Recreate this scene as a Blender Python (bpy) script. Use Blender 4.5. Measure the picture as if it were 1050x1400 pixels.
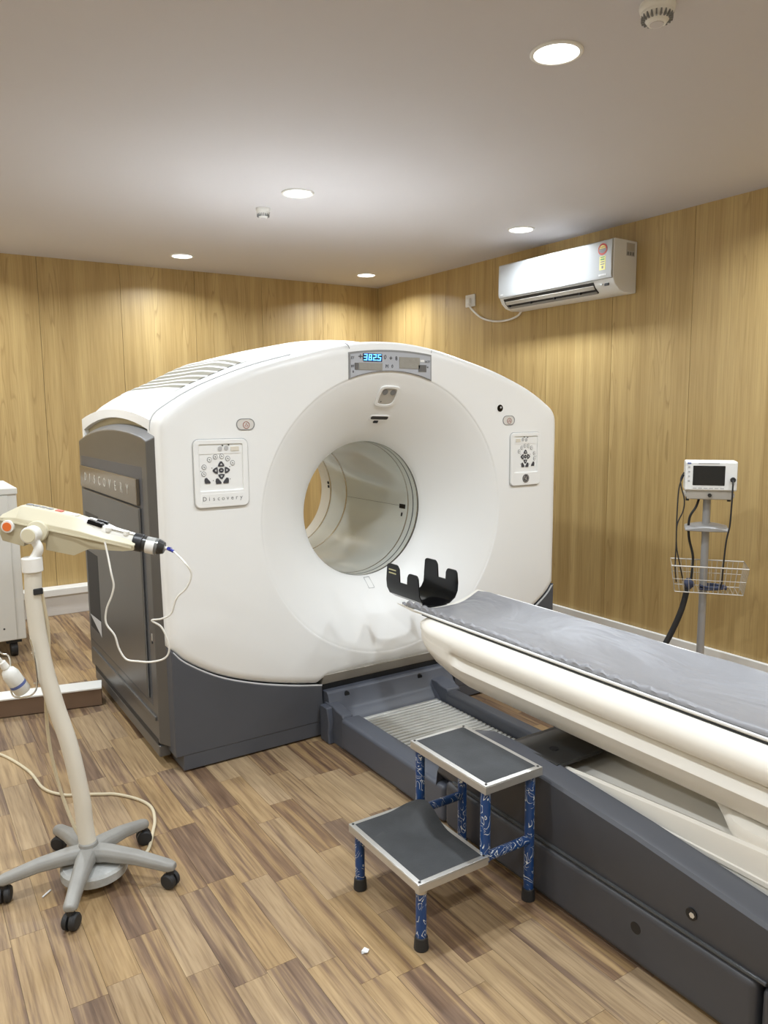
import bpy, bmesh, math, random
from mathutils import Vector, Matrix
R = random.Random(7)
PI = math.pi
for o in list(bpy.data.objects): bpy.data.objects.remove(o)
S = bpy.context.scene
COL = S.collection

# ------------------------------------------------------------------ camera
FPX, YAW, PIT, ROLL, CAMH = 1044.76, .57253, .130268, -.0089691, 1.55
fw = Vector((math.sin(YAW)*math.cos(PIT), math.cos(YAW)*math.cos(PIT), -math.sin(PIT)))
rt0 = Vector((math.cos(YAW), -math.sin(YAW), 0)); up0 = rt0.cross(fw)
rt = rt0*math.cos(ROLL)+up0*math.sin(ROLL); up = -rt0*math.sin(ROLL)+up0*math.cos(ROLL)
cam = bpy.data.cameras.new('camera'); camo = bpy.data.objects.new('camera', cam); COL.objects.link(camo)
m = Matrix.Identity(4)
for i in range(3):
    m[i][0], m[i][1], m[i][2] = rt[i], up[i], -fw[i]
m[2][3] = CAMH
camo.matrix_world = m
cam.sensor_fit = 'HORIZONTAL'; cam.sensor_width = 36; cam.lens = FPX/1050*36; cam.clip_start = .02
S.camera = camo

# ------------------------------------------------------------------ world, exposure, room lamps' power
W = bpy.data.worlds.new('world'); S.world = W; W.use_nodes = True
W.node_tree.nodes['Background'].inputs[0].default_value = (.9, .95, 1, 1)
W.node_tree.nodes['Background'].inputs[1].default_value = .02
S.view_settings.view_transform = 'Standard'; S.view_settings.look = 'None'
S.view_settings.exposure = 0.0; S.view_settings.gamma = 1
S.view_settings.use_curve_mapping = False
LAMP_W = 18.6
LAMP_COL = (.865, .935, 1.0)
ROOM = dict(x0=-1.75, x1=4.068, y0=-1.0, y1=6.38, h=2.727)

# ------------------------------------------------------------------ materials
MATS = {}
def srgb(r, g, b):
    f = lambda c: (c/255/12.92) if c/255 <= .04045 else ((c/255+.055)/1.055)**2.4
    return (f(r), f(g), f(b), 1)
def nodes(name):
    mt = bpy.data.materials.new(name); mt.use_nodes = True
    nt = mt.node_tree; b = nt.nodes['Principled BSDF']
    MATS[name] = mt
    return mt, nt, b
def N(nt, t, **kw):
    n = nt.nodes.new(t)
    for k, v in kw.items():
        if k.startswith('i_'): n.inputs[k[2:].replace('_', ' ')].default_value = v
        else: setattr(n, k, v)
    return n
def plain(name, col, rough=.5, metal=0, noise=.04, nscale=8, bump=0, bscale=200, coat=0, spec=.5, emit=None, estr=0, alpha=None, trans=0):
    mt, nt, b = nodes(name)
    tc = N(nt, 'ShaderNodeTexCoord')
    nz = N(nt, 'ShaderNodeTexNoise'); nz.inputs['Scale'].default_value = nscale; nz.inputs['Detail'].default_value = 4
    nt.links.new(tc.outputs['Object'], nz.inputs['Vector'])
    mx = N(nt, 'ShaderNodeMix', data_type='RGBA')
    mx.inputs[6].default_value = tuple(max(0, c*(1-noise)) for c in col[:3])+(1,)
    mx.inputs[7].default_value = tuple(min(1, c*(1+noise)) for c in col[:3])+(1,)
    nt.links.new(nz.outputs['Fac'], mx.inputs[0])
    nt.links.new(mx.outputs[2], b.inputs['Base Color'])
    b.inputs['Roughness'].default_value = rough; b.inputs['Metallic'].default_value = metal
    b.inputs['Specular IOR Level'].default_value = spec
    if coat: b.inputs['Coat Weight'].default_value = coat; b.inputs['Coat Roughness'].default_value = .12
    if trans: b.inputs['Transmission Weight'].default_value = trans
    if emit: b.inputs['Emission Color'].default_value = emit; b.inputs['Emission Strength'].default_value = estr
    if alpha is not None: b.inputs['Alpha'].default_value = alpha
    if bump:
        n2 = N(nt, 'ShaderNodeTexNoise'); n2.inputs['Scale'].default_value = bscale
        nt.links.new(tc.outputs['Object'], n2.inputs['Vector'])
        bp = N(nt, 'ShaderNodeBump'); bp.inputs['Strength'].default_value = bump; bp.inputs['Distance'].default_value = .002
        nt.links.new(n2.outputs['Fac'], bp.inputs['Height']); nt.links.new(bp.outputs[0], b.inputs['Normal'])
    return mt

plain('shell_white', (.875, .88, .865), .38, noise=.012, nscale=3)
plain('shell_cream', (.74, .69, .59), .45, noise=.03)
plain('table_white', (.80, .765, .69), .36, noise=.03, nscale=5)
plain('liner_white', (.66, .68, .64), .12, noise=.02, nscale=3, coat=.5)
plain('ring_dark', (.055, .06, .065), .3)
plain('ring_metal', (.42, .41, .38), .25, .8)
plain('charcoal', (.078, .082, .094), .42, noise=.06)
plain('charcoal_side', (.15, .148, .145), .36, .55, noise=.07, nscale=4)
plain('bronze_plate', (.20, .165, .12), .26, .55, noise=.05)
plain('charcoal_table', (.056, .058, .067), .40, noise=.08, nscale=5)
plain('slate_blue', (.085, .094, .118), .42, noise=.05)
plain('black_plastic', (.012, .012, .013), .4)
plain('black_gloss', (.004, .004, .005), .16, spec=.25)
plain('dark_metal', (.035, .034, .032), .3, .2)
plain('panel_white', (.88, .885, .87), .4, noise=.01)
plain('button_grey', (.50, .50, .50), .5)
plain('ring_grey', (.27, .27, .27), .5)
plain('button_dark', (.055, .055, .065), .45)
plain('print_grey', (.22, .22, .22), .6)
plain('print_silver', (.75, .74, .70), .3, .6)
plain('print_red', (.36, .10, .07), .6)
plain('display_grey', (.46, .48, .52), .3)
plain('display_cell', (.32, .31, .28), .3, noise=.15, nscale=60)
plain('display_cell_dark', (.14, .14, .14), .3)
plain('speaker_light', (.70, .68, .64), .45)
plain('display_ink', (.07, .07, .08), .5)
plain('speaker_grey', (.48, .45, .40), .5)
plain('digit_blue', (.1, .35, .9), .4, emit=(.10, .42, 1, 1), estr=3.2)
plain('vent_tan', (.27, .255, .20), .6)
plain('aluminium', (.62, .61, .58), .34, .75, noise=.06, nscale=30)
plain('chrome', (.75, .74, .70), .18, 1)
plain('rib_silver', (.60, .60, .57), .35, .25, noise=.1, nscale=20)
plain('rubber_dirty', (.030, .032, .034), .7, noise=.6, nscale=13, bump=.4)
plain('rubber_black', (.02, .02, .021), .6)
plain('injector_cream', (.66, .61, .45), .42, noise=.03)
plain('injector_tan', (.44, .385, .26), .45, noise=.04)
plain('injector_white', (.80, .79, .75), .4, noise=.02)
plain('pole_cream', (.68, .64, .55), .35, noise=.04)
plain('leg_grey', (.27, .262, .24), .5, noise=.22, nscale=14, bump=.25, bscale=60)
plain('weight_stone', (.42, .42, .40), .8, noise=.35, nscale=18, bump=.8, bscale=50)
plain('orange', (.75, .16, .03), .45)
plain('key_red', (.62, .17, .13), .5)
plain('key_grey', (.25, .25, .25), .5)
plain('blue_stop', (.03, .04, .32), .4)
plain('tube_white', (.72, .70, .64), .35)
plain('cord_cream', (.62, .54, .38), .5)
plain('cabinet_white', (.70, .69, .645), .42, noise=.015)
plain('ac_white', (.80, .81, .81), .35, noise=.01)
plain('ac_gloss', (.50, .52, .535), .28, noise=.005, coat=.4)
plain('sticker_yellow', (.80, .74, .28), .5)
plain('sticker_red', (.55, .08, .06), .5)
plain('sticker_green', (.12, .35, .12), .5)
plain('ledge_white', (.78, .77, .73), .5, noise=.02)
plain('ledge_grey', (.62, .59, .55), .6, noise=.03)
plain('curb_brown', (.17, .105, .065), .6, noise=.15, nscale=6)
plain('stand_grey', (.36, .355, .35), .4, .2)
plain('wire_metal', (.60, .58, .53), .35, .7)
plain('screen_black', (.012, .013, .014), .22)
plain('navy', (.035, .045, .09), .5)
plain('ceiling_paint', (.595, .567, .572), .75, noise=.012, nscale=1.5)
plain('fixture_white', (.80, .79, .76), .45)
plain('wall_paint', (.62, .55, .42), .7)
plain('paper_white', (.75, .74, .72), .7)
plain('bottle_white', (.72, .72, .68), .35, noise=.05)
plain('clear_plastic', (.85, .86, .84), .08, trans=.85)
plain('reflect_tape', (.62, .58, .32), .3, .3)
plain('print_blue', (.10, .14, .35), .5)
plain('lens_white', (1, 1, 1), .4, emit=(1, .98, .95, 1), estr=6)

def vinyl():
    mt, nt, b = nodes('vinyl_grey')
    tc = N(nt, 'ShaderNodeTexCoord')
    mp = N(nt, 'ShaderNodeMapping'); mp.inputs['Scale'].default_value = (6, 2.2, 6); mp.inputs['Rotation'].default_value = (0, 0, .5)
    nz = N(nt, 'ShaderNodeTexNoise'); nz.inputs['Scale'].default_value = 1.0; nz.inputs['Detail'].default_value = 3; nz.inputs['Distortion'].default_value = 1.2
    nt.links.new(tc.outputs['Object'], mp.inputs[0]); nt.links.new(mp.outputs[0], nz.inputs['Vector'])
    bp = N(nt, 'ShaderNodeBump'); bp.inputs['Strength'].default_value = .55; bp.inputs['Distance'].default_value = .03
    nt.links.new(nz.outputs['Fac'], bp.inputs['Height']); nt.links.new(bp.outputs[0], b.inputs['Normal'])
    b.inputs['Base Color'].default_value = (.245, .245, .258, 1); b.inputs['Roughness'].default_value = .42
vinyl()

def wood_wall():
    mt, nt, b = nodes('wood_wall')
    L = nt.links
    g = N(nt, 'ShaderNodeNewGeometry')
    oi = N(nt, 'ShaderNodeObjectInfo')
    add = N(nt, 'ShaderNodeVectorMath', operation='ADD')
    sc = N(nt, 'ShaderNodeVectorMath', operation='SCALE'); sc.inputs[3].default_value = 37
    cb = N(nt, 'ShaderNodeCombineXYZ')
    L.new(oi.outputs['Random'], cb.inputs[0]); L.new(oi.outputs['Random'], cb.inputs[1]); L.new(oi.outputs['Random'], cb.inputs[2])
    L.new(cb.outputs[0], sc.inputs[0]); L.new(g.outputs['Position'], add.inputs[0]); L.new(sc.outputs[0], add.inputs[1])
    # broad streaks
    mp = N(nt, 'ShaderNodeMapping'); mp.inputs['Scale'].default_value = (8, 8, .16)
    L.new(add.outputs[0], mp.inputs[0])
    n1 = N(nt, 'ShaderNodeTexNoise'); n1.inputs['Scale'].default_value = 1.6; n1.inputs['Detail'].default_value = 4; n1.inputs['Roughness'].default_value = .6
    L.new(mp.outputs[0], n1.inputs['Vector'])
    # cathedral grain: contour lines of a stretched noise field
    mp2 = N(nt, 'ShaderNodeMapping'); mp2.inputs['Scale'].default_value = (6.5, 6.5, .55)
    L.new(add.outputs[0], mp2.inputs[0])
    n2 = N(nt, 'ShaderNodeTexNoise'); n2.inputs['Scale'].default_value = 1; n2.inputs['Detail'].default_value = 2.5; n2.inputs['Roughness'].default_value = .45
    L.new(mp2.outputs[0], n2.inputs['Vector'])
    ml = N(nt, 'ShaderNodeMath', operation='MULTIPLY'); ml.inputs[1].default_value = 15
    fr = N(nt, 'ShaderNodeMath', operation='FRACT')
    L.new(n2.outputs['Fac'], ml.inputs[0]); L.new(ml.outputs[0], fr.inputs[0])
    rp2 = N(nt, 'ShaderNodeValToRGB')
    e = rp2.color_ramp.elements; e[0].position = 0; e[0].color = (1, 1, 1, 1); e[1].position = .22; e[1].color = (0, 0, 0, 1)
    e3 = e.new(.93); e3.color = (0, 0, 0, 1); e4 = e.new(1); e4.color = (1, 1, 1, 1)
    L.new(fr.outputs[0], rp2.inputs[0])
    mask = N(nt, 'ShaderNodeValToRGB'); mask.color_ramp.elements[0].position = .52; mask.color_ramp.elements[1].position = .64
    mpm = N(nt, 'ShaderNodeMapping'); mpm.inputs['Scale'].default_value = (6.5, 6.5, .12); L.new(add.outputs[0], mpm.inputs[0])
    nm = N(nt, 'ShaderNodeTexNoise'); nm.inputs['Scale'].default_value = 1.5; nm.inputs['Detail'].default_value = 1; L.new(mpm.outputs[0], nm.inputs['Vector'])
    L.new(nm.outputs['Fac'], mask.inputs[0])
    fine = N(nt, 'ShaderNodeMapping'); fine.inputs['Scale'].default_value = (90, 90, 2.2)
    L.new(add.outputs[0], fine.inputs[0])
    n3 = N(nt, 'ShaderNodeTexNoise'); n3.inputs['Scale'].default_value = 1.5; n3.inputs['Detail'].default_value = 3
    L.new(fine.outputs[0], n3.inputs['Vector'])
    rp = N(nt, 'ShaderNodeValToRGB')
    e = rp.color_ramp.elements
    e[0].position = .28; e[0].color = (.395, .264, .100, 1)
    e[1].position = .72; e[1].color = (.56, .402, .174, 1)
    L.new(n1.outputs['Fac'], rp.inputs[0])
    mulm = N(nt, 'ShaderNodeMath', operation='MULTIPLY'); L.new(rp2.outputs[0], mulm.inputs[0]); L.new(mask.outputs[0], mulm.inputs[1])
    mul2 = N(nt, 'ShaderNodeMath', operation='MULTIPLY'); mul2.inputs[1].default_value = .5; L.new(mulm.outputs[0], mul2.inputs[0])
    mx = N(nt, 'ShaderNodeMix', data_type='RGBA'); mx.inputs[7].default_value = (.27, .165, .058, 1)
    L.new(mul2.outputs[0], mx.inputs[0]); L.new(rp.outputs[0], mx.inputs[6])
    mx2 = N(nt, 'ShaderNodeMix', data_type='RGBA', blend_type='MULTIPLY'); mx2.inputs[0].default_value = .42
    rp3 = N(nt, 'ShaderNodeValToRGB'); rp3.color_ramp.elements[0].position = .3; rp3.color_ramp.elements[0].color = (.62, .58, .5, 1); rp3.color_ramp.elements[1].position = .6
    L.new(n3.outputs['Fac'], rp3.inputs[0]); L.new(mx.outputs[2], mx2.inputs[6]); L.new(rp3.outputs[0], mx2.inputs[7])
    L.new(mx2.outputs[2], b.inputs['Base Color'])
    b.inputs['Roughness'].default_value = .42
wood_wall()

def wood_floor():
    mt, nt, b = nodes('wood_floor')
    L = nt.links
    g = N(nt, 'ShaderNodeNewGeometry'); oi = N(nt, 'ShaderNodeObjectInfo')
    a = N(nt, 'ShaderNodeMath', operation='ADD'); fr = N(nt, 'ShaderNodeMath', operation='FRACT')
    L.new(g.outputs['Random Per Island'], a.inputs[0]); L.new(oi.outputs['Random'], a.inputs[1]); L.new(a.outputs[0], fr.inputs[0])
    cb = N(nt, 'ShaderNodeCombineXYZ'); L.new(fr.outputs[0], cb.inputs[0]); L.new(fr.outputs[0], cb.inputs[1]); L.new(fr.outputs[0], cb.inputs[2])
    sc = N(nt, 'ShaderNodeVectorMath', operation='SCALE'); sc.inputs[3].default_value = 91; L.new(cb.outputs[0], sc.inputs[0])
    add = N(nt, 'ShaderNodeVectorMath', operation='ADD'); L.new(g.outputs['Position'], add.inputs[0]); L.new(sc.outputs[0], add.inputs[1])
    mp = N(nt, 'ShaderNodeMapping'); mp.inputs['Scale'].default_value = (36, 1.25, 1); L.new(add.outputs[0], mp.inputs[0])
    n1 = N(nt, 'ShaderNodeTexNoise'); n1.inputs['Scale'].default_value = 1.0; n1.inputs['Detail'].default_value = 5; n1.inputs['Distortion'].default_value = .4; n1.inputs['Roughness'].default_value = .62
    L.new(mp.outputs[0], n1.inputs['Vector'])
    mp2 = N(nt, 'ShaderNodeMapping'); mp2.inputs['Scale'].default_value = (120, 6, 1); L.new(add.outputs[0], mp2.inputs[0])
    n2 = N(nt, 'ShaderNodeTexNoise'); n2.inputs['Scale'].default_value = 1.0; n2.inputs['Detail'].default_value = 3
    L.new(mp2.outputs[0], n2.inputs['Vector'])
    # plank tone shifts the ramp
    sh = N(nt, 'ShaderNodeMath', operation='MULTIPLY_ADD'); sh.inputs[1].default_value = .22; sh.inputs[2].default_value = -.10
    L.new(fr.outputs[0], sh.inputs[0])
    ad = N(nt, 'ShaderNodeMath', operation='ADD'); L.new(n1.outputs['Fac'], ad.inputs[0]); L.new(sh.outputs[0], ad.inputs[1])
    rp = N(nt, 'ShaderNodeValToRGB'); e = rp.color_ramp.elements
    e[0].position = .24; e[0].color = (.120, .072, .044, 1)
    e[1].position = .74; e[1].color = (.470, .325, .165, 1)
    e2 = e.new(.41); e2.color = (.210, .130, .078, 1)
    e3 = e.new(.50); e3.color = (.335, .222, .112, 1)
    L.new(ad.outputs[0], rp.inputs[0])
    rp3 = N(nt, 'ShaderNodeValToRGB'); rp3.color_ramp.elements[0].position = .32; rp3.color_ramp.elements[0].color = (.5, .44, .38, 1); rp3.color_ramp.elements[1].position = .55
    L.new(n2.outputs['Fac'], rp3.inputs[0])
    wn = N(nt, 'ShaderNodeTexWhiteNoise'); wn.noise_dimensions = '1D'; L.new(fr.outputs[0], wn.inputs['W'])
    hs = N(nt, 'ShaderNodeHueSaturation'); L.new(rp.outputs[0], hs.inputs['Color'])
    ms = N(nt, 'ShaderNodeMath', operation='MULTIPLY_ADD'); ms.inputs[1].default_value = .16; ms.inputs[2].default_value = .88; hs.inputs['Value'].default_value = .90; L.new(wn.outputs['Value'], ms.inputs[0]); L.new(ms.outputs[0], hs.inputs['Saturation'])
    mx = N(nt, 'ShaderNodeMix', data_type='RGBA', blend_type='MULTIPLY'); mx.inputs[0].default_value = .5
    L.new(hs.outputs[0], mx.inputs[6]); L.new(rp3.outputs[0], mx.inputs[7]); L.new(mx.outputs[2], b.inputs['Base Color'])
    b.inputs['Roughness'].default_value = .48; b.inputs['Specular IOR Level'].default_value = .4
wood_floor()
plain('plank_gap', (.06, .035, .018), .8)

def blue_tape():
    mt, nt, b = nodes('blue_tape')
    L = nt.links
    tc = N(nt, 'ShaderNodeTexCoord')
    mp = N(nt, 'ShaderNodeMapping'); mp.inputs['Scale'].default_value = (1, 1, .7); L.new(tc.outputs['Object'], mp.inputs[0])
    n = N(nt, 'ShaderNodeTexNoise'); n.inputs['Scale'].default_value = 17; n.inputs['Detail'].default_value = 1.0; n.inputs['Distortion'].default_value = 2.2
    L.new(mp.outputs[0], n.inputs['Vector'])
    v = N(nt, 'ShaderNodeMath', operation='MULTIPLY'); v.inputs[1].default_value = 7; L.new(n.outputs['Fac'], v.inputs[0])
    f = N(nt, 'ShaderNodeMath', operation='FRACT'); L.new(v.outputs[0], f.inputs[0])
    r1 = N(nt, 'ShaderNodeValToRGB'); e = r1.color_ramp.elements; e[0].position = .10; e[0].color = (1, 1, 1, 1); e[1].position = .2; e[1].color = (0, 0, 0, 1); r1.color_ramp.interpolation = 'EASE'
    L.new(f.outputs[0], r1.inputs[0])
    n2 = N(nt, 'ShaderNodeTexNoise'); n2.inputs['Scale'].default_value = 34; n2.inputs['Detail'].default_value = 0; L.new(tc.outputs['Object'], n2.inputs['Vector'])
    r2 = N(nt, 'ShaderNodeValToRGB'); r2.color_ramp.elements[0].position = .40; r2.color_ramp.elements[1].position = .46; L.new(n2.outputs['Fac'], r2.inputs[0])
    mm = N(nt, 'ShaderNodeMath', operation='MULTIPLY'); L.new(r1.outputs[0], mm.inputs[0]); L.new(r2.outputs[0], mm.inputs[1])
    mx = N(nt, 'ShaderNodeMix', data_type='RGBA'); mx.inputs[6].default_value = (.012, .055, .19, 1); mx.inputs[7].default_value = (.72, .75, .74, 1)
    L.new(mm.outputs[0], mx.inputs[0]); L.new(mx.outputs[2], b.inputs['Base Color'])
    b.inputs['Roughness'].default_value = .32
blue_tape()

# ------------------------------------------------------------------ mesh helpers
def V(*a): return Vector(a)
def add_box(bm, x0, x1, y0, y1, z0, z1, M=None):
    vs = [bm.verts.new((x, y, z)) for x in (x0, x1) for y in (y0, y1) for z in (z0, z1)]
    for f in ((0,1,3,2), (4,6,7,5), (0,4,5,1), (2,3,7,6), (0,2,6,4), (1,5,7,3)):
        bm.faces.new([vs[i] for i in f])
    if M: bmesh.ops.transform(bm, matrix=M, verts=vs)
    return vs
def loft(bm, loops, cap=True, closed=True):
    rows = [[bm.verts.new(p) for p in l] for l in loops]
    n = len(rows[0])
    for a, b in zip(rows, rows[1:]):
        for i in range(n if closed else n-1):
            j = (i+1) % n
            bm.faces.new((a[i], a[j], b[j], b[i]))
    if cap and closed:
        bm.faces.new(list(reversed(rows[0]))); bm.faces.new(rows[-1])
    return rows
def axes_for(d):
    d = d.normalized(); a = V(0,0,1) if abs(d.z) < .9 else V(1,0,0)
    u = d.cross(a).normalized(); return u, d.cross(u)
def add_cyl(bm, p0, p1, r0, r1=None, n=20, cap=True):
    p0, p1 = Vector(p0), Vector(p1); r1 = r0 if r1 is None else r1
    u, v = axes_for(p1-p0)
    ring = lambda p, r: [p+(u*math.cos(2*PI*i/n)+v*math.sin(2*PI*i/n))*r for i in range(n)]
    loft(bm, [ring(p0, r0), ring(p1, r1)], cap)
def spline(pts, k=8):
    pts = [Vector(p) for p in pts]; out = []
    P = [pts[0]*2-pts[1]]+pts+[pts[-1]*2-pts[-2]]
    for i in range(1, len(P)-2):
        a, b, c, d = P[i-1:i+3]
        for j in range(k):
            t = j/k
            out.append(.5*((2*b)+(c-a)*t+(2*a-5*b+4*c-d)*t*t+(3*b-a-3*c+d)*t**3))
    out.append(pts[-1]); return out
def add_tube(bm, pts, r, n=10, k=8, smooth=True, cap=True):
    path = spline(pts, k) if smooth else [Vector(p) for p in pts]
    rr = r if callable(r) else (lambda t: r)
    u = None; loops = []
    for i, p in enumerate(path):
        d = (path[min(i+1, len(path)-1)]-path[max(i-1, 0)])
        if d.length < 1e-9: d = V(0,0,1)
        d.normalize()
        if u is None: u, v = axes_for(d)
        else:
            u = (u-d*u.dot(d))
            if u.length < 1e-6: u, v = axes_for(d)
            u.normalize(); v = d.cross(u)
        q = rr(i/(len(path)-1))
        loops.append([p+(u*math.cos(2*PI*j/n)+v*math.sin(2*PI*j/n))*q for j in range(n)])
    loft(bm, loops, cap)
def add_prism(bm, poly, axis, a0, a1):
    def mk(p, a):
        if axis == 'X': return (a, p[0], p[1])
        if axis == 'Y': return (p[0], a, p[1])
        return (p[0], p[1], a)
    loft(bm, [[mk(p, a0) for p in poly], [mk(p, a1) for p in poly]])
def add_lathe(bm, prof, c, axis, n=48, closed_prof=False):
    # prof: (along, radius); rings about an axis through c
    loops = []
    for a, r in prof:
        l = []
        for i in range(n):
            t = 2*PI*i/n; x, y = math.cos(t)*r, math.sin(t)*r
            if axis == 'Z': l.append((c[0]+x, c[1]+y, c[2]+a))
            elif axis == 'Y': l.append((c[0]+x, c[1]+a, c[2]+y))
            else: l.append((c[0]+a, c[1]+x, c[2]+y))
        loops.append(l)
    rows = loft(bm, loops, cap=False)
    if closed_prof:
        for i in range(n):
            j = (i+1) % n
            bm.faces.new((rows[-1][i], rows[-1][j], rows[0][j], rows[0][i]))
    return rows
def rrect(cx, cy, w, h, r, n=5):
    pts = []
    for sx, sy, a0 in ((1,1,0), (-1,1,PI/2), (-1,-1,PI), (1,-1,1.5*PI)):
        for i in range(n+1):
            a = a0+PI/2*i/n
            pts.append((cx+sx*(w/2-r)+math.cos(a)*r, cy+sy*(h/2-r)+math.sin(a)*r))
    return pts
def add_frame(bm, outer, inner, axis, a0, a1):
    # ring between two loops with the same count, with depth
    def mk(p, a):
        if axis == 'X': return (a, p[0], p[1])
        if axis == 'Y': return (p[0], a, p[1])
        return (p[0], p[1], a)
    L = [[bm.verts.new(mk(p, a)) for p in l] for l, a in ((outer, a0), (outer, a1), (inner, a1), (inner, a0))]
    n = len(outer)
    for k in range(4):
        A, B = L[k], L[(k+1) % 4]
        for i in range(n):
            j = (i+1) % n; bm.faces.new((A[i], A[j], B[j], B[i]))
BM = bmesh.new
def link(name, mesh, mat, parent=None):
    o = bpy.data.objects.new(name, mesh); COL.objects.link(o)
    if mat and not mesh.materials: mesh.materials.append(MATS[mat])
    if parent is not None:
        o.parent = parent
        if parent.get('_w'): o.matrix_parent_inverse = Matrix.Translation(-parent.location)
    return o
def obj(name, bm, mat, parent=None, bevel=None, sharp=35, M=None):
    if M: bmesh.ops.transform(bm, matrix=M, verts=bm.verts)
    bmesh.ops.recalc_face_normals(bm, faces=bm.faces)
    me = bpy.data.meshes.new(name); bm.to_mesh(me); bm.free()
    if sharp:
        me.polygons.foreach_set('use_smooth', [True]*len(me.polygons))
        me.set_sharp_from_angle(angle=math.radians(sharp))
    o = link(name, me, mat, parent)
    if bevel:
        md = o.modifiers.new('bevel', 'BEVEL'); md.width = bevel[0]; md.segments = bevel[1]; md.limit_method = 'ANGLE'; md.angle_limit = math.radians(32)
        md.harden_normals = True
    return o
def tag(o, label, cat=None, group=None, kind=None):
    o['label'] = label
    if cat: o['category'] = cat
    if group: o['group'] = group
    if kind: o['kind'] = kind
    return o
def thing(name, label, cat, loc, rotz=0, group=None, local=False):
    o = bpy.data.objects.new(name, None); COL.objects.link(o); o.empty_display_size = .1
    o.location = loc; o.rotation_euler = (0, 0, rotz)
    tag(o, label, cat, group)
    if not local: o['_w'] = 1
    return o
def struct(o, label=None):
    o['kind'] = 'structure'
    if label: o['label'] = label
    return o
def box(name, mat, parent, x0, x1, y0, y1, z0, z1, bevel=None, M=None):
    bm = BM(); add_box(bm, x0, x1, y0, y1, z0, z1); return obj(name, bm, mat, parent, bevel, M=M)
def cyl(name, mat, parent, p0, p1, r0, r1=None, n=20, bevel=None):
    bm = BM(); add_cyl(bm, p0, p1, r0, r1, n); return obj(name, bm, mat, parent, bevel)
def tube(name, mat, parent, pts, r, n=8, k=8, smooth=True):
    bm = BM(); add_tube(bm, pts, r, n, k, smooth); return obj(name, bm, mat, parent)
def text(name, body, size, mat, parent, M, extrude=.0004, spacing=1.0, align='CENTER', shear=0):
    cu = bpy.data.curves.new(name, 'FONT'); cu.body = body; cu.size = size; cu.extrude = extrude
    cu.space_character = spacing; cu.align_x = align; cu.align_y = 'CENTER'; cu.resolution_u = 2; cu.shear = shear
    t = bpy.data.objects.new('tmp', cu); COL.objects.link(t)
    bpy.context.view_layer.update()
    me = bpy.data.meshes.new_from_object(t.evaluated_get(bpy.context.evaluated_depsgraph_get()))
    bpy.data.objects.remove(t); bpy.data.curves.remove(cu)
    me.name = name; me.transform(M); me.materials.clear()
    return link(name, me, mat, parent)
def letters(body, size, pitch, mat, parent, F, c):
    n = len(body)
    for k, ch in enumerate(body):
        M = F(*c) @ Matrix.Translation(((k-(n-1)/2)*pitch, 0, 0)); text('letter', ch, size, mat, parent, M)
# text plane frames: facing -Y (readers look along +Y), and facing -X
def face_my(x, y, z): return Matrix.Translation((x, y, z)) @ Matrix.Rotation(PI/2, 4, 'X')
def face_mx(x, y, z): return Matrix.Translation((x, y, z)) @ Matrix.Rotation(-PI/2, 4, 'Z') @ Matrix.Rotation(PI/2, 4, 'X')

# ------------------------------------------------------------------ room shell
x0, x1, y0, y1, HC = ROOM['x0'], ROOM['x1'], ROOM['y0'], ROOM['y1'], ROOM['h']
floor = struct(box('floor', 'plank_gap', None, x0-.1, x1+.1, y0-.1, y1+.1, -.12, -.006), 'wood strip floor of the scanner room')
# strips: .0975 wide, three lengths, laid along Y
PW = .0975; lens = (.40, .475, .55)
pm = []
for l in lens:
    bm = BM(); add_box(bm, .0004, PW-.0004, .0004, l-.0004, -.006, 0)
    me = bpy.data.meshes.new('plank'); bmesh.ops.recalc_face_normals(bm, faces=bm.faces); bm.to_mesh(me); bm.free(); me.materials.append(MATS['wood_floor']); pm.append(me)
planks = []
r0 = int(math.floor((x0-.285)/PW)); r1 = int(math.ceil((x1-.285)/PW))
for r in range(r0, r1):
    y = y0-R.random()*.5
    while y < y1:
        k = R.randrange(3); planks.append((.285+r*PW, y, k)); y += lens[k]
def scr(x, y):
    d = Vector((x, y, -CAMH)); z = d.dot(fw)
    if z < .2: return None
    return 525+FPX*d.dot(rt)/z, 700-FPX*d.dot(up)/z, z
def hidden(x, y):      # under the gantry or under the table, or outside the picture
    if .95 < x < 3.1 and 3.2 < y < 4.5: return True
    if 1.7 < x < 2.3 and y < 3.1: return True
    return False
vis = []
for p in planks:
    s = scr(p[0]+PW/2, p[1]+.24)
    vis.append(0 if (s is None or not (-30 < s[0] < 1080 and 560 < s[1] < 1440) or hidden(p[0]+PW/2, p[1]+.24)) else 1/s[2])
order = sorted(range(len(planks)), key=lambda i: -vis[i])
single = set(i for i in order[:295] if vis[i] > 0)
bm = BM()
for i, (px, py, k) in enumerate(planks):
    if i in single:
        o = bpy.data.objects.new('plank', pm[k]); COL.objects.link(o); o.location = (px, py, 0); o.parent = floor
    else:
        add_box(bm, px+.0004, px+PW-.0004, py+.0004, py+lens[k]-.0004, -.006, 0)
o = obj('far_planks', bm, 'wood_floor', floor, sharp=0); o['kind'] = 'stuff'
o['label'] = 'remaining wood floor strips'
struct(box('ceiling', 'ceiling_paint', None, x0-.1, x1+.1, y0-.1, y1+.1, HC, HC+.12), 'plain off-white painted ceiling')
wb = struct(box('wall_back', 'plank_gap', None, x0-.1, x1+.1, y1+.010, y1+.12, 0, HC), 'back wall clad in yellow oak laminate panels')
wr = struct(box('wall_right', 'plank_gap', None, x1+.010, x1+.12, y0, y1+.010, 0, HC), 'right wall clad in yellow oak laminate panels')
struct(box('wall_left', 'wall_paint', None, x0-.12, x0, y0, y1, 0, HC), 'left wall outside the picture')
struct(box('wall_front', 'wall_paint', None, x0, x1, y0-.12, y0, 0, HC), 'wall behind the camera')
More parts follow.
